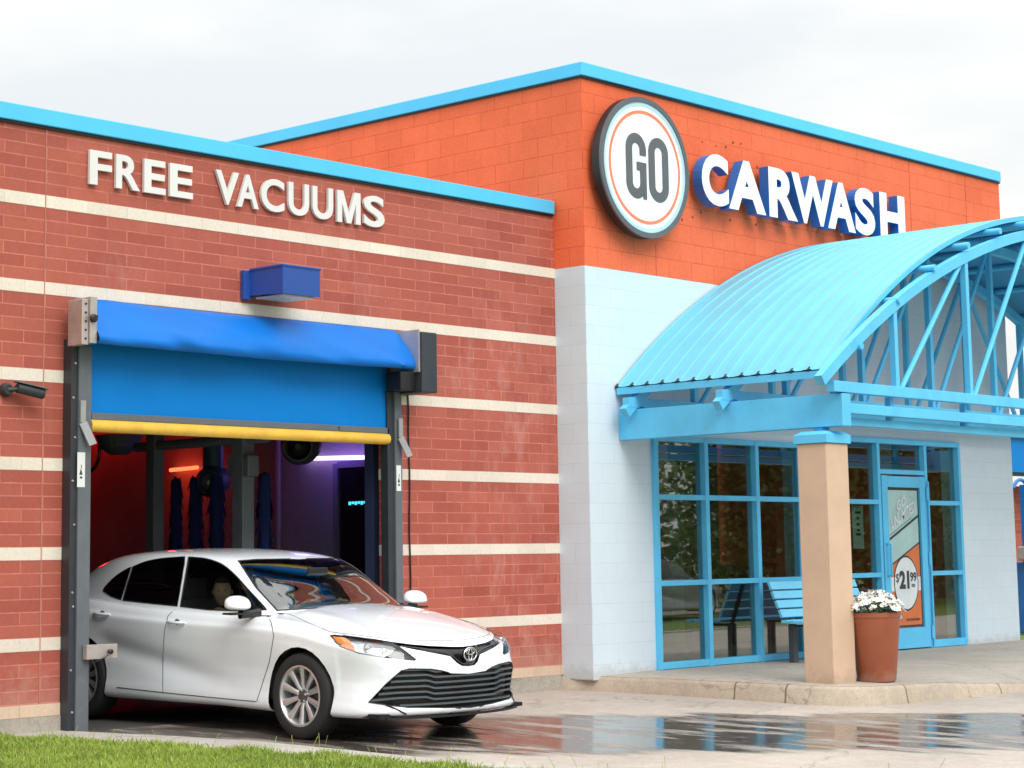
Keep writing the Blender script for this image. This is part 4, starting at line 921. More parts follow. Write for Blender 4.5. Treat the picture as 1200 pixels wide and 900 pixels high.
# wheel arches
def bis(bm, faces, co, no):
    g_ = list({e for f in faces for e in f.edges})+list(faces)+list({v for f in faces for v in f.verts})
    bmesh.ops.bisect_plane(bm, geom=g_, dist=1e-6, plane_co=co, plane_no=no)
def cut_convex(bm, planes, flt):
    """split faces passing flt by planes (co, inward normal); return faces inside all"""
    for co, no in planes: bis(bm, [f for f in bm.faces if flt(f)], co, no)
    return [f for f in bm.faces if flt(f) and all((f.calc_center_median()-co).dot(no) > 0 for co, no in planes)]
def near(lo, hi, c_): return all(lo[k] <= c_[k] <= hi[k] for k in range(3))
for yc, rr in ((0, .362), (2.825, .362)):
    pl = []
    for k in range(28):
        a = 2*math.pi*(k+.5)/28; dct = Vector((0, math.cos(a), math.sin(a))); pl.append((Vector((0, yc, .345))+dct*rr, -dct))
    # drop the downward planes so the opening runs to the sill
    pl = [q for q in pl if q[1].z < .35]; pl += [(Vector((0, yc-rr, 0)), Vector((0, 1, 0))), (Vector((0, yc+rr, 0)), Vector((0, -1, 0)))]
    ins = cut_convex(bm, pl, lambda f: near((-1, yc-.5, 0), (-.5, yc+.5, .86), f.calc_center_median()))
    bmesh.ops.delete(bm, geom=ins, context='FACES')
# ---- measured outlines of the near side, projected onto the surface (mirrored for the far side)
def pxplanes(poly):
    cx = sum(p[0] for p in poly)/len(poly); cy = sum(p[1] for p in poly)/len(poly); inn = cray(cx, cy); out = []
    for a, b in zip(poly, poly[1:]+poly[:1]):
        no = cray(*a).cross(cray(*b)).normalized()
        if no.dot(inn) < 0: no = -no
        out.append((CL.copy(), no))
    return out
def facing(f): return f.normal.dot((CL-f.calc_center_median())) > 0
def topx(p):
    q = MC @ p - CP; z = q.dot(F2); return PX+FPX*q.dot(R3)/z, PY-FPX*q.dot(U3)/z
def pip(x, y, poly):
    r = False; n_ = len(poly)
    for i_ in range(n_):
        (x1, y1), (x2, y2) = poly[i_], poly[(i_+1) % n_]
        if (y1 > y) != (y2 > y) and x < (x2-x1)*(y-y1)/(y2-y1)+x1: r = not r
    return r
def cut_px(bm, polys, lo, hi):
    poly = polys[0]; mx, my = 14, 14
    x0_, x1_ = min(p[0] for p in poly)-mx, max(p[0] for p in poly)+mx; y0_, y1_ = min(p[1] for p in poly)-my, max(p[1] for p in poly)+my
    def flt(f):
        c_ = f.calc_center_median()
        if not near(lo, hi, c_): return False
        u, v = topx(c_); return x0_ < u < x1_ and y0_ < v < y1_
    for co, no in pxplanes(poly): bis(bm, [f for f in bm.faces if flt(f)], co, no)
    out = []
    for f in bm.faces:
        if flt(f) and pip(*topx(f.calc_center_median()), poly): out.append(f)
    return out
def sm(pts, n=14): return [(p.x, p.y) for p in catmull(pts, n)]
def extract(bm, faces, keep=False):
    vi = {}; mb = MB()
    for f in faces:
        ids = []
        for v in f.verts:
            if v not in vi: vi[v] = len(mb.v); mb.v.append(tuple(v.co))
            ids.append(vi[v])
        mb.f.append(tuple(ids))
    if not keep: bmesh.ops.delete(bm, geom=list(faces), context='FACES')
    return mb
def mirror(mb):
    n_ = len(mb.v); o = MB(); o.v = list(mb.v)+[(-x, y, z) for x, y, z in mb.v]; o.f = list(mb.f)+[tuple(n_+i for i in f[::-1]) for f in mb.f]; return o
def offset_mb(mb, d_):
    b2 = bmesh.new(); vs = [b2.verts.new(v) for v in mb.v]
    for f in mb.f:
        try: b2.faces.new([vs[i] for i in f])
        except Exception: pass
    bmesh.ops.recalc_face_normals(b2, faces=b2.faces); b2.normal_update()
    c_ = Vector((0, 1.4, .6)); sg_ = sum((1 if f.normal.dot(f.calc_center_median()-c_) > 0 else -1)*f.calc_area() for f in b2.faces); sg_ = 1 if sg_ > 0 else -1
    nn = [v.normal.copy() for v in b2.verts]
    for v, n_ in zip(b2.verts, nn): v.co += n_*d_*sg_
    o = MB(); o.bm(b2); return o
bm.normal_update(); bmesh.ops.recalc_face_normals(bm, faces=bm.faces)
FLO, FHI = (-1., -1.2, 0), (.01, .45, 1.)
hl_px = [[(386, 744.5), (392, 743.5), (412, 746), (440, 749.5), (461, 753), (488, 772.5), (486, 774.5), (450, 771), (420, 766), (398, 758)]]
slit_px = [[(459, 752.0), (482, 755.0), (505, 756.9), (528, 757.8), (575, 757.8), (575, 781.5), (541.5, 780.5), (535.5, 777), (527.5, 769.2), (505, 764.8), (482, 760.4), (468, 757.3)]]
intake_px = [[(432, 823), (452, 802), (470, 786), (480, 783.6), (505, 784), (518, 786), (529, 789), (575, 790), (575, 830), (480, 829)]]
hl_f = cut_px(bm, hl_px, FLO, FHI); hl = extract(bm, hl_f)
sl_f = cut_px(bm, slit_px, FLO, FHI); sl = extract(bm, sl_f)
in_f = cut_px(bm, intake_px, FLO, FHI); inn = extract(bm, in_f)
# lower body mesh later; the tree is used to drape lines
body_half = bm
# ---- greenhouse
HY = smooth_tab([(.20, .975), (.32, 1.005), (.5, 1.10), (.7, 1.215), (.9, 1.315), (1.05, 1.375), (1.2, 1.41), (1.4, 1.435), (1.7, 1.45), (2.1, 1.452), (2.5, 1.437), (2.8, 1.405), (3.05, 1.345), (3.25, 1.265), (3.45, 1.16), (3.6, 1.085), (3.7, 1.05)], .18, 3.72)
WY = smooth_tab([(.18, .60), (.3, .70), (.45, .765), (.6, .80), (1, .815), (1.6, .82), (2.2, .815), (2.6, .79), (3.0, .745), (3.3, .70), (3.7, .62)], .18, 3.72)
BY = smooth_tab([(.18, .93), (.5, .945), (1.1, .93), (1.65, .945), (2.4, .975), (2.9, 1.0), (3.3, 1.03), (3.7, 1.04)], .18, 3.72)
SECT = catmull([(1.02, -.10), (1, 0), (.965, .24), (.915, .48), (.85, .70), (.79, .83), (.70, .915), (.55, .96), (.35, .985), (.15, .997), (0, 1)], 40)
gh = bmesh.new(); gg = []
ysg = np.concatenate([np.linspace(.2, 1.5, 60), np.linspace(1.53, 3.68, 60)])
for y in ysg:
    H, Wd, zb = ip1(y, HY), ip1(y, WY), ip1(y, BY); row = []
    for q in SECT:
        hh = max(H-zb, .02); a = Wd*q.x; z = zb+hh*q.y
        # windscreen bows forward in the middle: shift sections
        bow = .16*((a/.8)**2)*smoothstep(y, 1.35, .5); bow2 = -.10*((a/.8)**2)*smoothstep(y, 2.6, 3.3)
        row.append(gh.verts.new((-a if q is not SECT[-1] else 0, y+bow+bow2, z)))
    gg.append(row)
for i in range(len(gg)-1):
    for k in range(len(SECT)-1): gh.faces.new((gg[i][k], gg[i+1][k], gg[i+1][k+1], gg[i][k+1]))
bmesh.ops.recalc_face_normals(gh, faces=gh.faces)
GLO, GHI = (-1.2, .1, .9), (-.30, 3.8, 1.5)
win_r = [[(144, 703.6), (148, 688)]+sm([(155.5, 664.5), (170, 658.5), (190, 654.5), (216.5, 652.5)], 8)+[(216, 662), (208, 710.2)]]
win_q = [[(120.8, 692.5)]+sm([(122.5, 688.5), (133, 677.5), (145, 669), (153.8, 664.5)], 7)+[(146.5, 688), (141.8, 703), (130, 698.8)]]
win_f = [[(211.5, 710.6), (219, 665)]+sm([(221, 652.8), (240, 654.5), (255, 659), (266, 665.5), (279, 677.5), (291, 691), (313, 714.6)], 16)+[(280, 716), (244, 714.5)]]
ws_px = [[(279.5, 657.3), (300, 655.6), (340, 655), (395, 656.3), (440, 676), (483, 710.5), (430, 711), (370, 712.8), (325, 715), (300, 688)]]
wr = extract(gh, cut_px(gh, win_r, GLO, GHI)); wq = extract(gh, cut_px(gh, win_q, GLO, GHI)); wfn = extract(gh, cut_px(gh, win_f, GLO, GHI))
ws = extract(gh, cut_px(gh, ws_px, (-.80, .15, .9), (.01, 1.45, 1.5)))
# rear screen
rs_f = cut_convex(gh, [(Vector((0, 2.95, 1.37)), Vector((0, 1, -.25)).normalized()), (Vector((0, 3.50, 1.1)), Vector((0, -1, .3)).normalized()), (Vector((-.60, 3.2, 1.2)), Vector((1, .1, 0)).normalized())], lambda f: near((-.66, 2.8, 1.05), (.01, 3.7, 1.5), f.calc_center_median()))
rs = extract(gh, rs_f)
bt = BVHTree.FromBMesh(bm); gt = BVHTree.FromBMesh(gh)
# --- objects
def cobj(name, mb, mat, par, smooth=True, angle=50): return mesh(name, mb, mat, par, smooth=smooth, angle=angle)
allb = MB(); allb.bm(bm, free=False); allb = mirror(allb)
def welded(mb):
    b2 = bmesh.new(); vs = [b2.verts.new(v) for v in mb.v]
    for f in mb.f:
        try: b2.faces.new([vs[i] for i in f])
        except Exception: pass
    bmesh.ops.remove_doubles(b2, verts=b2.verts, dist=2e-5); bmesh.ops.recalc_face_normals(b2, faces=b2.faces); o = MB(); o.bm(b2); return o
body = cobj('body', welded(allb), m_paint, car, angle=48)
rfm = MB(); rfm.bm(gh, free=False); cobj('roof', welded(mirror(rfm)), m_paint, body, angle=50)
inner = offset_mb(rfm, -.018); cobj('headliner', mirror(inner), m_seat, body)
def split_lr(name, mb, mat, par, d_=0.):
    m0 = offset_mb(mb, d_) if d_ else mb; cobj(name, m0, mat, par); m1 = MB(); m1.v = [(-x, y, z) for x, y, z in m0.v]; m1.f = [f[::-1] for f in m0.f]; cobj(name, m1, mat, par)
split_lr('side_window', wfn, m_fglass, car); split_lr('side_window', wr, m_sglass, car); split_lr('quarter_window', wq, m_sglass, car)
cobj('windshield', welded(mirror(ws)), m_cglass, car); cobj('rear_window', mirror(rs), m_sglass, car)
# draped lines
def drape(px, w_, mat, name, par, tree=bt, lift=.0015, sub=4, both=True, rad=None):
    P = []
    pts = [];
    for a, b in zip(px[:-1], px[1:]):
        for k in range(sub): pts.append((a[0]+(b[0]-a[0])*k/sub, a[1]+(b[1]-a[1])*k/sub))
    pts.append(px[-1])
    for u, v in pts:
        loc, nr, idx, dist = tree.ray_cast(CL, cray(u, v))
        if loc is None or loc.x > .02: continue
        if nr.dot(CL-loc) < 0: nr = -nr
        P.append(loc+nr*lift)
    if len(P) < 2: return
    mb = MB(); mb.tube(P, w_, 6)
    o = cobj(name, mb, mat, par)
    if both and max(v[0] for v in mb.v) > -.02:
        bpy.data.objects.remove(o); return cobj(name, mirror(mb), mat, par)
    if both:
        m1 = MB(); m1.v = [(-x, y, z) for x, y, z in mb.v]; m1.f = [f[::-1] for f in mb.f]; cobj(name, m1, mat, par)
    return o
drape([(206.5, 712.5), (197, 722), (193, 738), (191, 770), (191, 811)], .0028, m_gap, 'door_gap', body)
drape([(190.5, 811), (250, 817), (300, 829), (311, 834)], .003, m_gap, 'door_gap', body) if False else drape([(137, 805.5), (160, 808), (191, 811.5), (240, 816.5), (282, 820.5), (300, 822)], .0035, m_gap, 'sill_gap', body)
drape([(311, 716), (318, 730), (321, 745), (316, 775), (308, 800), (301, 822)], .0028, m_gap, 'door_gap', body) if True else None
drape([(326, 715.5), (345, 722), (370, 734), (386, 740.5), (420, 744.5), (460, 749.5), (500, 751.0), (562, 750.5)], .0016, m_gap, 'hood_gap', body, sub=8)

# belt trims around side glass
def ring_px(px, w_, mat, name, par): return drape(px+px[:1], w_, mat, name, par, tree=gt2, lift=.001, sub=3)
gt2b = bmesh.new(); 
for m0 in (rfm, wr, wq, wfn, ws):
    vs = [gt2b.verts.new(v) for v in m0.v]
    for f in m0.f:
        try: gt2b.faces.new([vs[i] for i in f])
        except Exception: pass
gt2 = BVHTree.FromBMesh(gt2b)
for q in (win_r[0], win_q[0], win_f[0]): ring_px(q, .006, m_black, 'window_seal', body)
drape(ws_px[0][:5]+[], .006, m_black, 'windshield_seal', body, tree=gt2); drape([(483, 710.5), (430, 711.5), (370, 713.2), (325, 715.5), (300, 688), (279.5, 657.3)], .008, m_black, 'windshield_seal', body, tree=gt2)
# lamps
def hl_side(sgn):
    base = offset_mb(hl, -.035); sh_ = MB(); f_ = lambda m0: MB().add([(x*sgn, y, z) for x, y, z in m0.v], [f if sgn > 0 else f[::-1] for f in m0.f])
    o = cobj('headlight', f_(hl), m_hlens, car); cobj('reflector', f_(base), m_hlin, o)
    # amber turn element: part of the housing nearest the wing
    am = bmesh.new(); vs = [am.verts.new(v) for v in offset_mb(hl, -.012).v]
    for f in hl.f:
        try: am.faces.new([vs[i] for i in f])
        except Exception: pass
    bmesh.ops.recalc_face_normals(am, faces=am.faces)
    ins = cut_convex(am, pxplanes([(389, 745.5), (404, 747), (410, 751), (416, 763.5), (400, 757.5)]), lambda f: True); cobj('indicator', f_(extract(am, ins)), m_amber, o); am.free()
    # projectors
    for u, v, r_ in ((431, 760, .034), (450, 764, .026)):
        loc, nr, i_, d_ = BVHTree.FromPolygons([Vector(q) for q in base.v], base.f).ray_cast(CL, cray(u, v))
        if loc:
            mb = MB(); ax = Vector((-.35, -.93, 0)); mb.lathe([(r_, -.01), (r_, .012), (r_*.8, .014), (r_*.75, .004), (.001, .010)], loc, ax, 20); cobj('projector', f_(mb), m_chrome, o)
    # dark inner tip
    am = bmesh.new(); vs = [am.verts.new(v) for v in offset_mb(hl, -.014).v]
    for f in hl.f:
        try: am.faces.new([vs[i] for i in f])
        except Exception: pass
    bmesh.ops.recalc_face_normals(am, faces=am.faces)
    ins = cut_convex(am, pxplanes([(463, 761), (478, 762), (487, 773), (485, 774), (450, 771), (452, 769)]), lambda f: True); cobj('dark_bezel', f_(extract(am, ins)), m_gloss, o); am.free()
    q = drape(hl_px[0]+hl_px[0][:1], .003, m_black, 'bezel', o, tree=BVHTree.FromPolygons([Vector(q) for q in hl.v], hl.f), both=False)
    if q and sgn < 0:
        for v in q.data.vertices: v.co.x *= -1
hl_side(1); hl_side(-1)
# grilles
cobj('upper_grille', welded(mirror(offset_mb(sl, -.02))), m_gloss, car)
drape([(470, 756.2), (500, 760.2), (520, 763), (529, 766.5), (537, 774), (542, 777.5), (560, 778)], .003, m_slat, 'grille_trim', car, tree=BVHTree.FromPolygons([Vector(q) for q in sl.v], sl.f), lift=-.004)
cobj('lower_grille', welded(mirror(offset_mb(inn, -.06))), m_black, car)
# horizontal slats following the intake surface
it_ = BVHTree.FromPolygons([Vector(q) for q in inn.v], inn.f)
for zz in (.288, .325, .366, .408, .45, .492, .533):
    P = []
    for a in np.linspace(-.86, 0, 44):
        loc, nr, i_, d_ = it_.ray_cast(Vector((a, -2, zz+(.020*smoothstep(abs(a), .33, .43)-.026*smoothstep(abs(a), .60, .86))*(1 if zz > .31 else 0))), Vector((0, 1, 0)))
        if loc: P.append(Vector((loc.x, loc.y+.016, loc.z)))
    if len(P) > 3:
        if abs(P[-1].x) < .03: P = P+[Vector((-p.x, p.y, p.z)) for p in P[-2::-1]]; sets = [P]
        else: sets = [P, [Vector((-p.x, p.y, p.z)) for p in P]]
        for P in sets:
            mb = MB()
            for a, b in zip(P[:-1], P[1:]):
                mb.add([a+Vector((0, -.012, -.004)), b+Vector((0, -.012, -.004)), b+Vector((0, .03, -.012)), a+Vector((0, .03, -.012)), a+Vector((0, -.010, .010)), b+Vector((0, -.010, .010)), b+Vector((0, .03, .012)), a+Vector((0, .03, .012))], [(0, 1, 5, 4), (4, 5, 6, 7), (0, 3, 2, 1)])
            cobj('grille_slat', mb, m_slat, car)
drape(intake_px[0][:8], .004, m_black, 'intake_edge', body)
drape([(432, 823), (455, 826.4), (480, 829.2), (560, 830.3)], .004, m_black, 'intake_edge', body)
drape([(452, 826), (466, 832), (476, 837)], .007, m_black, 'bumper_slash', body)
mb = MB(); P = [Vector((a, 0, 0)) for a in np.linspace(-.72, .72, 30)]
for p in P: p.y = -.945+.20*(abs(p.x)/.78)**2.6; p.z = .197
for a, b in zip(P[:-1], P[1:]): mb.beam(a, b, .05, .014)
cobj('lip_spoiler', mb, m_black, car)
# emblem of three ellipses
eb_ = thing if False else None
loc, nr, i_, d_ = BVHTree.FromPolygons([Vector(q) for q in allb.v], allb.f).ray_cast(CL, cray(543.5, 768)); 
ey = -1.0; ec = Vector((0, -.975, .655))
def ell(cx, cz, rx, rz, n_=32): return [ec+Vector((cx+rx*math.cos(2*math.pi*k/n_), 0, cz+rz*math.sin(2*math.pi*k/n_))) for k in range(n_)]
mb = MB(); mb.lathe([(.072, .0), (.072, .012)], ec+Vector((0, .02, 0)), (0, -1, 0), 32)
for i in range(len(mb.v)): mb.v[i] = (mb.v[i][0], mb.v[i][1], ec.z+(mb.v[i][2]-ec.z)*.74)
emb = cobj('emblem', mb, m_gloss, car)
mb = MB(); mb.tube(ell(0, 0, .070, .050), .0058, 8, closed=True); mb.tube(ell(0, .018, .044, .022), .0045, 8, closed=True); mb.tube(ell(0, -.002, .020, .044), .0045, 8, closed=True); cobj('emblem_rings', mb, m_chrome, emb)
# mirrors
def mir(sgn):
    mb = MB(); b2 = bmesh.new(); bmesh.ops.create_uvsphere(b2, u_segments=24, v_segments=16, radius=1)
    for v in b2.verts:
        x, y, z = v.co; x2 = abs(x)**.85*math.copysign(1, x); z2 = abs(z)**.8*math.copysign(1, z)
        if z < 0: z2 *= .5
        v.co = Vector((sgn*(-1.0)+x2*.115, .63+y*.085+.02*z+.05*sgn*-x2*0, 1.015+z2*.078))
    mb.bm(b2); m0 = cobj('mirror', mb, m_paint, car)
    mb = MB(); mb.tube([(-sgn*.80, .60, .955), (-sgn*.90, .61, .945), (-sgn*.97, .63, .955)], [.035, .03, .05], 12); mb.bbox(min(-sgn*.905, -sgn*1.10), max(-sgn*.905, -sgn*1.10), .57, .70, .942, .958, .006); cobj('mirror_base', mb, m_black, m0)
mir(1); mir(-1)
# handles
for (u, v) in ((207, 730), (119.5, 720)):
    loc, nr, i_, d_ = bt.ray_cast(CL, cray(u, v))
    if loc:
        for sgn in (1, -1):
            mb = MB(); c_ = Vector((loc.x*sgn, loc.y, loc.z)); ox = -sgn*.0
            mb.tube([c_+Vector((0, -.11, .004)), c_+Vector((-.022*sgn, -.085, .004)), c_+Vector((-.030*sgn, 0, .004)), c_+Vector((-.022*sgn, .085, .004)), c_+Vector((0, .11, .004))], [.008, .013, .014, .013, .008], 8); hd_ = cobj('door_handle', mb, m_paint, car)
            mb = MB(); mb.lathe([(.045, 0), (.03, .004), (.001, .006)], c_+Vector((.003*sgn, .0, -.012)), (-sgn, 0, 0), 20); cobj('handle_recess', mb, m_slat, hd_)
# wheels
def wheel(x, y, sgn, z=.333):
    R0 = .335; c_ = Vector((x, y, z)); ax = Vector((sgn, 0, 0)); root = bpy.data.objects.new('wheel', None)
    mb = MB(); wd = .215
    mb.lathe([(.232, -.10), (.25, -.105), (.30, -.108), (.322, -.095), (.333, -.07), (.335, 0), (.333, .07), (.322, .095), (.30, .108), (.25, .105), (.232, .098), (.232, -.10)], c_, ax, 64, closed=True)
    ty = cobj('tyre', mb, m_rubber, wroot[0]) if False else mesh('wheel', mb, m_rubber, car, smooth=True, angle=35)
    mb = MB(); mb.lathe([(.236, .092), (.236, .102), (.222, .104), (.212, .088), (.205, .03), (.205, -.08)], c_, ax, 64, closed=True); rim = mesh('rim', mb, m_alloy, ty, smooth=True, angle=40)
    mb = MB(); n_ = 10
    u0 = Vector((0, 1, 0)); v0 = Vector((0, 0, 1))
    for k in range(n_):
        t = 2*math.pi*(k+.5)/n_+.0; dr_ = u0*math.cos(t)+v0*math.sin(t); tn_ = -u0*math.sin(t)+v0*math.cos(t); vs = []
        for r_, wd_, dp in ((.035, .017, .062), (.09, .019, .078), (.15, .023, .082), (.216, .031, .094)):
            vs += [c_+dr_*r_-tn_*wd_+ax*(dp-.008), c_+dr_*r_-tn_*wd_*.45+ax*dp, c_+dr_*r_+tn_*wd_*.45+ax*dp, c_+dr_*r_+tn_*wd_+ax*(dp-.008), c_+dr_*r_+tn_*wd_*.8+ax*(dp-.035), c_+dr_*r_-tn_*wd_*.8+ax*(dp-.035)]
        fs = [(j*6+i, j*6+(i+1) % 6, j*6+6+(i+1) % 6, j*6+6+i) for j in range(3) for i in range(6)]; mb.add(vs, fs)
    mesh('spokes', mb, m_alloy, ty, smooth=True, angle=35)
    mb = MB(); mb.lathe([(.055, .05), (.052, .070), (.034, .076), (.001, .078)], c_, ax, 24, closed=True); mesh('hub', mb, m_alloyd, ty, smooth=True)
    mb = MB()
    for k in range(5):
        t = 2*math.pi*k/5+.3; mb.lathe([(.010, .070), (.010, .079)], c_+u0*math.cos(t)*.045+v0*math.sin(t)*.045, ax, 8)
    mesh('lug_nuts', mb, m_chrome, ty)
    mb = MB(); mb.lathe([(.20, -.06), (.20, .0), (.15, .02), (.06, .03), (.001, .03)], c_, ax, 32); mesh('brake_disc', mb, m_alloyd, ty)
    mb = MB(); mb.lathe([(.23, -.09), (.23, -.07)], c_, ax, 32); mesh('wheel_back', mb, m_under, ty)
for x, y, sg_ in ((-.795, 0, -1), (.795, 0, 1), (-.80, 2.825, -1), (.80, 2.825, 1)):
    wheel(x, y, sg_)
for sg_ in (-1, 1):
    for yc in (0, 2.825):
        mb = MB(); n_ = 20; vs = []
        for k in range(n_+1):
            a = -.15+(math.pi+.3)*k/n_
            for xx in (.872, .45): vs.append((sg_*xx, yc+.368*math.cos(a), .345+.368*math.sin(a)))
        mb.add(vs, [(k*2, k*2+1, k*2+3, k*2+2) for k in range(n_)]); mb.box(min(sg_*.45, sg_*.44), max(sg_*.45, sg_*.44), yc-.4, yc+.4, .15, .75); cobj('wheel_well', mb, m_under, body)
mb = MB(); mb.box(-.80, .80, -.80, 3.75, .20, .23); mb.box(-.44, .44, -.8, .45, .23, .6); mb.box(-.44, .44, 2.4, 3.7, .23, .6); cobj('underbody', mb, m_under, car, smooth=False)
# cabin
mb = MB(); mb.box(-.76, .76, .55, 3.2, .24, .255); mb.box(-.775, -.755, .5, 3.2, .25, .93); mb.box(.755, .775, .5, 3.2, .25, .93); cb_ = cobj('cabin_trim', mb, m_seat, car, smooth=False)
mb = MB(); mb.add([(-.72, .42, .955), (.72, .42, .955), (.72, .98, .93), (-.72, .98, .93), (-.72, 1.0, .62), (.72, 1.0, .62)], [(0, 1, 2, 3), (3, 2, 5, 4)]); cobj('dashboard', mb, m_black, car, smooth=False)
for sx in (-.37, .37):
    mb = MB(); mb.bbox(sx-.25, sx+.25, 1.35, 1.85, .26, .42, .05); mb.beam((sx, 1.76, .42), (sx, 1.94, 1.00), .46, .13, (0, 1, 0)); mb.bbox(sx-.12, sx+.12, 1.92, 2.01, 1.01, 1.20, .03); cobj('seat', mb, m_seat, car, smooth=False)
mb = MB(); mb.bbox(-.62, .62, 2.42, 2.85, .42, .60, .05); mb.beam((0, 2.80, .6), (0, 3.0, 1.03), 1.24, .14, (0, 1, 0)); cobj('rear_seat', mb, m_seat, car, smooth=False)
mb = MB(); cw_ = Vector((.37, 1.06, .93)); u_ = Vector((1, 0, 0)); v_ = Vector((0, .35, .94)).normalized()
mb.tube([cw_+u_*.18*math.cos(t)+v_*.18*math.sin(t) for t in np.linspace(0, 6.283, 28)[:-1]], .014, 8, closed=True); mb.beam(cw_-u_*.17, cw_+u_*.17, .03, .03); cobj('steering_wheel', mb, m_black, car)
mb = MB(); mb.bbox(-.11, .11, .78, .80, 1.24, 1.30, .008); cobj('interior_mirror', mb, m_black, car)
# crease highlight below the windows is part of the body shape; number plate none
# ------------------------------------------------------------------ people in the car
def skin_body(name, nodes, edges, mat, parent, sub=2, loc=None):
    me = bpy.data.meshes.new(name); me.from_pydata([n_[0] for n_ in nodes], edges, []); o = bpy.data.objects.new(name, me); COL.objects.link(o)
    md = o.modifiers.new('s', 'SKIN'); 
    for i, n_ in enumerate(nodes): me.skin_vertices[0].data[i].radius = n_[1] if isinstance(n_[1], tuple) else (n_[1], n_[1])
    me.skin_vertices[0].data[0].use_root = True; md.use_smooth_shade = True
    o.modifiers.new('d', 'SUBSURF').levels = sub; dg = bpy.context.evaluated_depsgraph_get(); m2 = bpy.data.meshes.new_from_object(o.evaluated_get(dg)); bpy.data.objects.remove(o)
    mb = MB(); mb.v = [tuple(v.co) for v in m2.vertices]; mb.f = [tuple(p.vertices) for p in m2.polygons]; return mb
def person(cx, cy, label, shirt, wheel_hand, look):
    """seated figure in car space, moved to the world; cy = hip"""
    hip = Vector((cx, cy, .49)); T3 = lambda v: MC @ Vector(v)
    n = {}; nodes = []
    def a(k, p, r): n[k] = len(nodes); nodes.append((tuple(p), r))
    a('pelvis', hip, (.15, .12)); a('waist', hip+Vector((0, .05, .13)), (.135, .105)); a('chest', hip+Vector((0, .08, .29)), (.16, .115)); a('neckb', hip+Vector((0, .09, .42)), (.07, .07)); a('neck', hip+Vector((0, .075, .47)), .052)
    hc = hip+Vector((0, .06, .60)); E_ = [('pelvis', 'waist'), ('waist', 'chest'), ('chest', 'neckb'), ('neckb', 'neck')]
    for s_ in (-1, 1):
        k = str(s_); a('sh'+k, hip+Vector((s_*.17, .085, .37)), .062)
        if wheel_hand: el = hip+Vector((s_*.25, -.12, .22)); wr_ = Vector((cx+s_*.17, 1.13, 1.0))
        else: el = hip+Vector((s_*.22, -.05, .12)); wr_ = hip+Vector((s_*.10, -.30, .10))
        a('el'+k, el, .045); a('wr'+k, wr_, .030); a('palm'+k, wr_+Vector((-s_*.01, -.06, .01)), (.038, .022)); E_ += [('chest', 'sh'+k), ('sh'+k, 'el'+k), ('el'+k, 'wr'+k), ('wr'+k, 'palm'+k)]
        a('kn'+k, hip+Vector((s_*.12, -.44, .10)), .068); a('hp'+k, hip+Vector((s_*.10, -.06, -.01)), .095); a('an'+k, hip+Vector((s_*.12, -.70, -.16)), .045); a('toe'+k, hip+Vector((s_*.12, -.84, -.19)), .035)
        E_ += [('pelvis', 'hp'+k), ('hp'+k, 'kn'+k), ('kn'+k, 'an'+k), ('an'+k, 'toe'+k)]
    mb = skin_body('b', nodes, [(n[p], n[q]) for p, q in E_], None, None)
    # fingers
    for s_ in (-1, 1):
        pm = Vector(nodes[n['palm'+str(s_)]][0])
        for j, ln in enumerate((.055, .065, .06, .048)):
            b0 = pm+Vector(((j-1.5)*.019, -.02, 0)); mb.tube([b0, b0+Vector((0, -ln*.6, -.008)), b0+Vector((0, -ln*.9, -.035))], [.009, .0085, .007], 8)
        mb.tube([pm+Vector((-s_*.03, .01, 0)), pm+Vector((-s_*.055, -.02, -.005)), pm+Vector((-s_*.05, -.045, -.015))], [.011, .010, .008], 8)
    # head
    hb = bmesh.new(); bmesh.ops.create_uvsphere(hb, u_segments=28, v_segments=22, radius=1)
    rot = Matrix.Rotation(look, 3, 'Z')
    for v in hb.verts:
        x, y, z = v.co; sx_ = .077*(1-.16*max(0, -z)**1.5); yy2 = .098
        X_2 = x*sx_; Y_2 = y*yy2; Z_2 = z*.118
        if y < 0:
            Y_2 -= .024*math.exp(-((x/.20)**2+((z+.12)/.18)**2)); Y_2 += .010*math.exp(-(((abs(x)-.38)/.17)**2+((z-.08)/.12)**2)); Y_2 -= .006*math.exp(-((x/.3)**2+((z+.45)/.10)**2)); Y_2 -= .010*math.exp(-((x/.3)**2+((z+.85)/.2)**2))
        v.co = rot @ Vector((X_2, Y_2, Z_2))+hc
    mb.bm(hb)
    for s_ in (-1, 1):
        c_ = hc+rot @ Vector((s_*.078, .01, -.005)); mb.lathe([(.012, -.004), (.022, .0), (.018, .008)], c_, rot @ Vector((s_, .3, 0)), 10)
    root = mb; root.v = [tuple(T3(v)) for v in root.v]
    o = mesh('person', root, m_skin, smooth=True, angle=60); tag(o, label, 'person')
    # clothes: torso + upper arms shell, legs
    tn = [('pelvis', 'waist'), ('waist', 'chest'), ('chest', 'neckb')]+[e for e in E_ if e[0].startswith('sh') or e[1].startswith('sh') or e[0] in ('pelvis',)]+[e for e in E_ if e[0].startswith('hp') or e[0].startswith('kn')]
    tn = [e for e in tn if 'toe' not in e[1]]; ks = []
    for e in tn:
        for q in e:
            if q not in ks: ks.append(q)
    es = list({(ks.index(p), ks.index(q)) for p, q in tn}); nd = [(nodes[n[k]][0], tuple(r_*1.07+.006 for r_ in (nodes[n[k]][1] if isinstance(nodes[n[k]][1], tuple) else (nodes[n[k]][1],)*2))) for k in ks]
    cl = skin_body('c', nd, es, None, None); cl.v = [tuple(T3(v)) for v in cl.v]; mesh('clothes', cl, shirt, o, smooth=True)
    # hair, eyes, mouth
    hb = bmesh.new(); bmesh.ops.create_uvsphere(hb, u_segments=24, v_segments=16, radius=1); kill = []
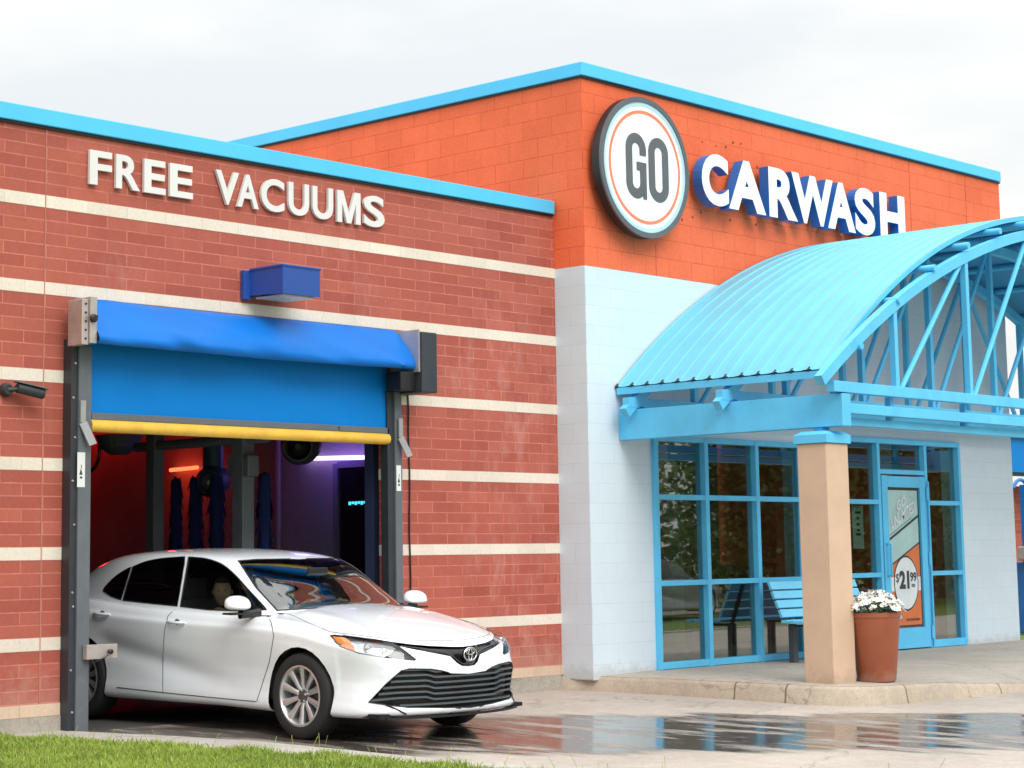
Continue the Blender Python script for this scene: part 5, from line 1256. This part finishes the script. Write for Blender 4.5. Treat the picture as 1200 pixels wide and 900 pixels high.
    for v in hb.verts:
        x, y, z = v.co
        if (y < -.25 and z < .42) or z < -.45: kill.append(v)
        v.co = rot @ Vector((x*.084, y*.106+.004, z*.124+.006))+hc
    bmesh.ops.delete(hb, geom=kill, context='VERTS'); m2 = MB(); m2.bm(hb); m2.v = [tuple(T3(v)) for v in m2.v]; mesh('hair', m2, m_hair, o, smooth=True)
    m2 = MB()
    for s_ in (-1, 1): m2.lathe([(.0065, 0), (.005, .003), (.001, .004)], hc+rot @ Vector((s_*.030, -.0875, .012)), rot @ Vector((0, -1, 0)), 10)
    m2.v = [tuple(T3(v)) for v in m2.v]; mesh('eyes', m2, m_hair, o)
    m2 = MB(); m2.tube([hc+rot @ Vector((x_, -.0955+abs(x_)*.25, -.055)) for x_ in (-.024, -.01, 0, .01, .024)], [.002, .004, .0045, .004, .002], 6); m2.v = [tuple(T3(v)) for v in m2.v]; mesh('lips', m2, plain('lips', (.38, .14, .12), .5), o)
person(-.37, 1.52, 'person in the front seat seen through the side window above the door mirror', m_shirt, False, -.75)
person(.37, 1.56, 'person at the steering wheel seen dimly through the windshield', m_shirt2, True, 0)
# ------------------------------------------------------------------ right edge background
bb = thing('neighbour_brick_wall', 'sliver of red brick building with a blue awning beyond the right end of the shop', 'building', (34, 6, 0))
mb = MB(); mb.box(31, 44, 7, 7.3, 0, 2.62); mesh('wall', mb, m_brick, bb)
mb = MB(); mb.box(31, 44, 6.95, 7.0, .8, .9); mesh('stone_band', mb, m_band, bb)
mb = MB(); mb.box(31, 44, 6.2, 7.3, 2.85, 3.55); mesh('awning', mb, m_curt, bb)
mb = MB(); mb.box(30.9, 44.1, 6.1, 7.4, 3.56, 3.66); mesh('awning_cap', mb, m_cop, bb)
vs_ = thing('vacuum_station', 'dark blue vacuum station with curved hose at the right edge of the photo', 'vacuum', (31.2, 3.2, 0))
def at(u, v, y):
    d_ = ray(u, v); t = (y-CP.y)/d_.y; return CP+d_*t
p = at(1199, 640, 2.5)
mb = MB(); mb.bbox(p.x-.10, p.x+.45, 2.3, 2.7, -.05, 1.1, .03); mesh('cabinet', mb, m_retur, vs_)
mb = MB(); mb.bbox(p.x+.0, p.x+.12, 2.4, 2.52, 1.1, 2.35, .01); mesh('mast', mb, m_vinyl, vs_)
mb = MB(); mb.tube([(p.x-.08+.4*math.sin(t)*.8, 2.45, 2.05+.38*math.cos(t)) for t in np.linspace(-.9, 2.4, 14)], .03, 8); mesh('hose', mb, m_retur, vs_, smooth=True)
mb = MB(); mb.tube([(p.x-.2, 2.2, .3), (p.x+.1, 2.2, .95)], .025, 8); mesh('wand', mb, plain('red_wand', (.55, .06, .08), .4), vs_)
mb = MB(); mb.bbox(p.x-.22, p.x+.2, 2.1, 2.5, 1.12, 1.35, .03); mesh('bin', mb, plain('bin_grey', (.3, .32, .33), .5), vs_)
# ------------------------------------------------------------------ trees and parked cars across the lawn (mirrored in the shop glass)
def tree(x, y, h_, r_, label):
    t_ = thing('tree', label, 'tree', (x, y, -.24), 'trees across the lawn'); mb = MB(); top_ = Vector((x+random.uniform(-.3, .3), y, h_*.62))
    mb.tube([(x, y, -.3), (x+.1, y, h_*.25), top_], [.24, .18, .08], 8); cl = []
    for k in range(17):
        a = random.uniform(0, 6.28); el = random.uniform(.08, .95); e_ = Vector((x+math.cos(a)*r_*.7*(1-el*.3), y+math.sin(a)*r_*.7*(1-el*.3), h_*(.02+.86*el))); mb.tube([(x, y, h_*(.05+.5*el)), e_], [.09, .03], 5); cl.append(e_)
    mesh('trunk', mb, m_bark, t_); cl.append(Vector((x, y, h_*.9)))
    nl = 15000; C0 = np.array([c_[:] for c_ in cl]); ci = rng.integers(0, len(cl), nl); P = C0[ci]+rng.normal(0, 1, (nl, 3))*np.array([r_*.27, r_*.27, h_*.075])
    u = rng.normal(0, 1, (nl, 3)); u /= np.linalg.norm(u, axis=1)[:, None]; v = np.cross(u, rng.normal(0, 1, (nl, 3))); v /= np.linalg.norm(v, axis=1)[:, None]; s_ = rng.uniform(.08, .17, (nl, 1))
    Q = np.stack([P-u*s_, P+v*s_*.6, P+u*s_, P-v*s_*.6], 1).reshape(-1, 3); mb = MB(); mb.v = [tuple(q) for q in Q.tolist()]; mb.f = [(4*i, 4*i+1, 4*i+2, 4*i+3) for i in range(nl)]
    mesh('crown', mb, m_leaf, t_)
for i, (x, y, h_, r_) in enumerate([(43.5, -23.5, 8.5, 2.5), (52.5, -23, 9, 3.2), (56, -24, 11, 4.2), (62, -23, 10, 4), (69, -24, 12, 4.6), (77, -27, 12, 5), (68, -34, 14, 5.5), (86, -32, 13, 5), (36, -27, 8, 2.6)]):
    tree(x, y, h_, r_, 'leafy green tree standing across the lawn facing the shop')
BASE['x'] = 0
# simple neighbours' cars: copies of the sedan in other paint
m_pgrey = plain('grey_car_paint', (.25, .27, .30), .25, coat=1.)
def dupcar(loc, rz, label):
    r = dup(car, loc, rz, label, {'white_car_paint': m_pgrey}); r.rotation_euler = (0, 0, rz); r['group'] = 'cars parked across the lawn'; return r
dupcar((41.5, -18.6, -.22), 1.45, 'grey sedan parked across the lawn facing the shop')
# ------------------------------------------------------------------ world and light
Wd_ = bpy.data.worlds.new('World'); S.world = Wd_; Wd_.use_nodes = True; nt = Wd_.node_tree; bg = nt.nodes['Background']
SUN_EL, SUN_AZ = math.radians(42), math.radians(199)      # azimuth from +Y clockwise
sky = N(nt, 'ShaderNodeTexSky', sky_type='NISHITA'); sky.sun_disc = False; sky.sun_elevation = SUN_EL; sky.sun_rotation = SUN_AZ; sky.air_density = 1; sky.dust_density = 3
tc = N(nt, 'ShaderNodeTexCoord').outputs['Generated']; sp = xyz(nt, tc)
mp = N(nt, 'ShaderNodeMapping'); mp.inputs['Scale'].default_value = (1, 1, 3.2); L(nt, tc, mp.inputs[0])
n1 = noise(nt, mp.outputs[0], 2.3, 7, .55)
cl = ramp(nt, n1.outputs[0], [(.34, (.71, .745, .765)), (.50, (.86, .865, .85)), (.66, (.90, .895, .87))])
el = math_(nt, 'MAXIMUM', sp[2], 0.)
gain = math_(nt, 'ADD', .845, math_(nt, 'MULTIPLY', math_(nt, 'MULTIPLY', el, el), 1.5))
cloud = mix(nt, 1., cl.outputs[0], comb(nt, gain, gain, gain), 'MULTIPLY')
cloud = mix(nt, 1., cloud, (CLK := 9.3, CLK, CLK), 'MULTIPLY')
col = mix(nt, .97, sky.outputs[0], cloud)
L(nt, col, bg.inputs[0]); bg.inputs[1].default_value = .10
sl_ = bpy.data.lights.new('sun', 'SUN'); sl_.energy = 1.3; sl_.angle = math.radians(32); sl_.color = (1, .965, .91); so = bpy.data.objects.new('sun', sl_); COL.objects.link(so)
sd_ = Vector((math.sin(SUN_AZ)*math.cos(SUN_EL), math.cos(SUN_AZ)*math.cos(SUN_EL), math.sin(SUN_EL))); so.rotation_euler = sd_.to_track_quat('Z', 'Y').to_euler()
S.view_settings.view_transform = 'Standard'; S.view_settings.look = 'None'; S.view_settings.gamma = 1; S.view_settings.exposure = .52; S.view_settings.use_curve_mapping = False
S.cycles.max_bounces = 8; S.cycles.transparent_max_bounces = 12; S.cycles.use_denoising = True
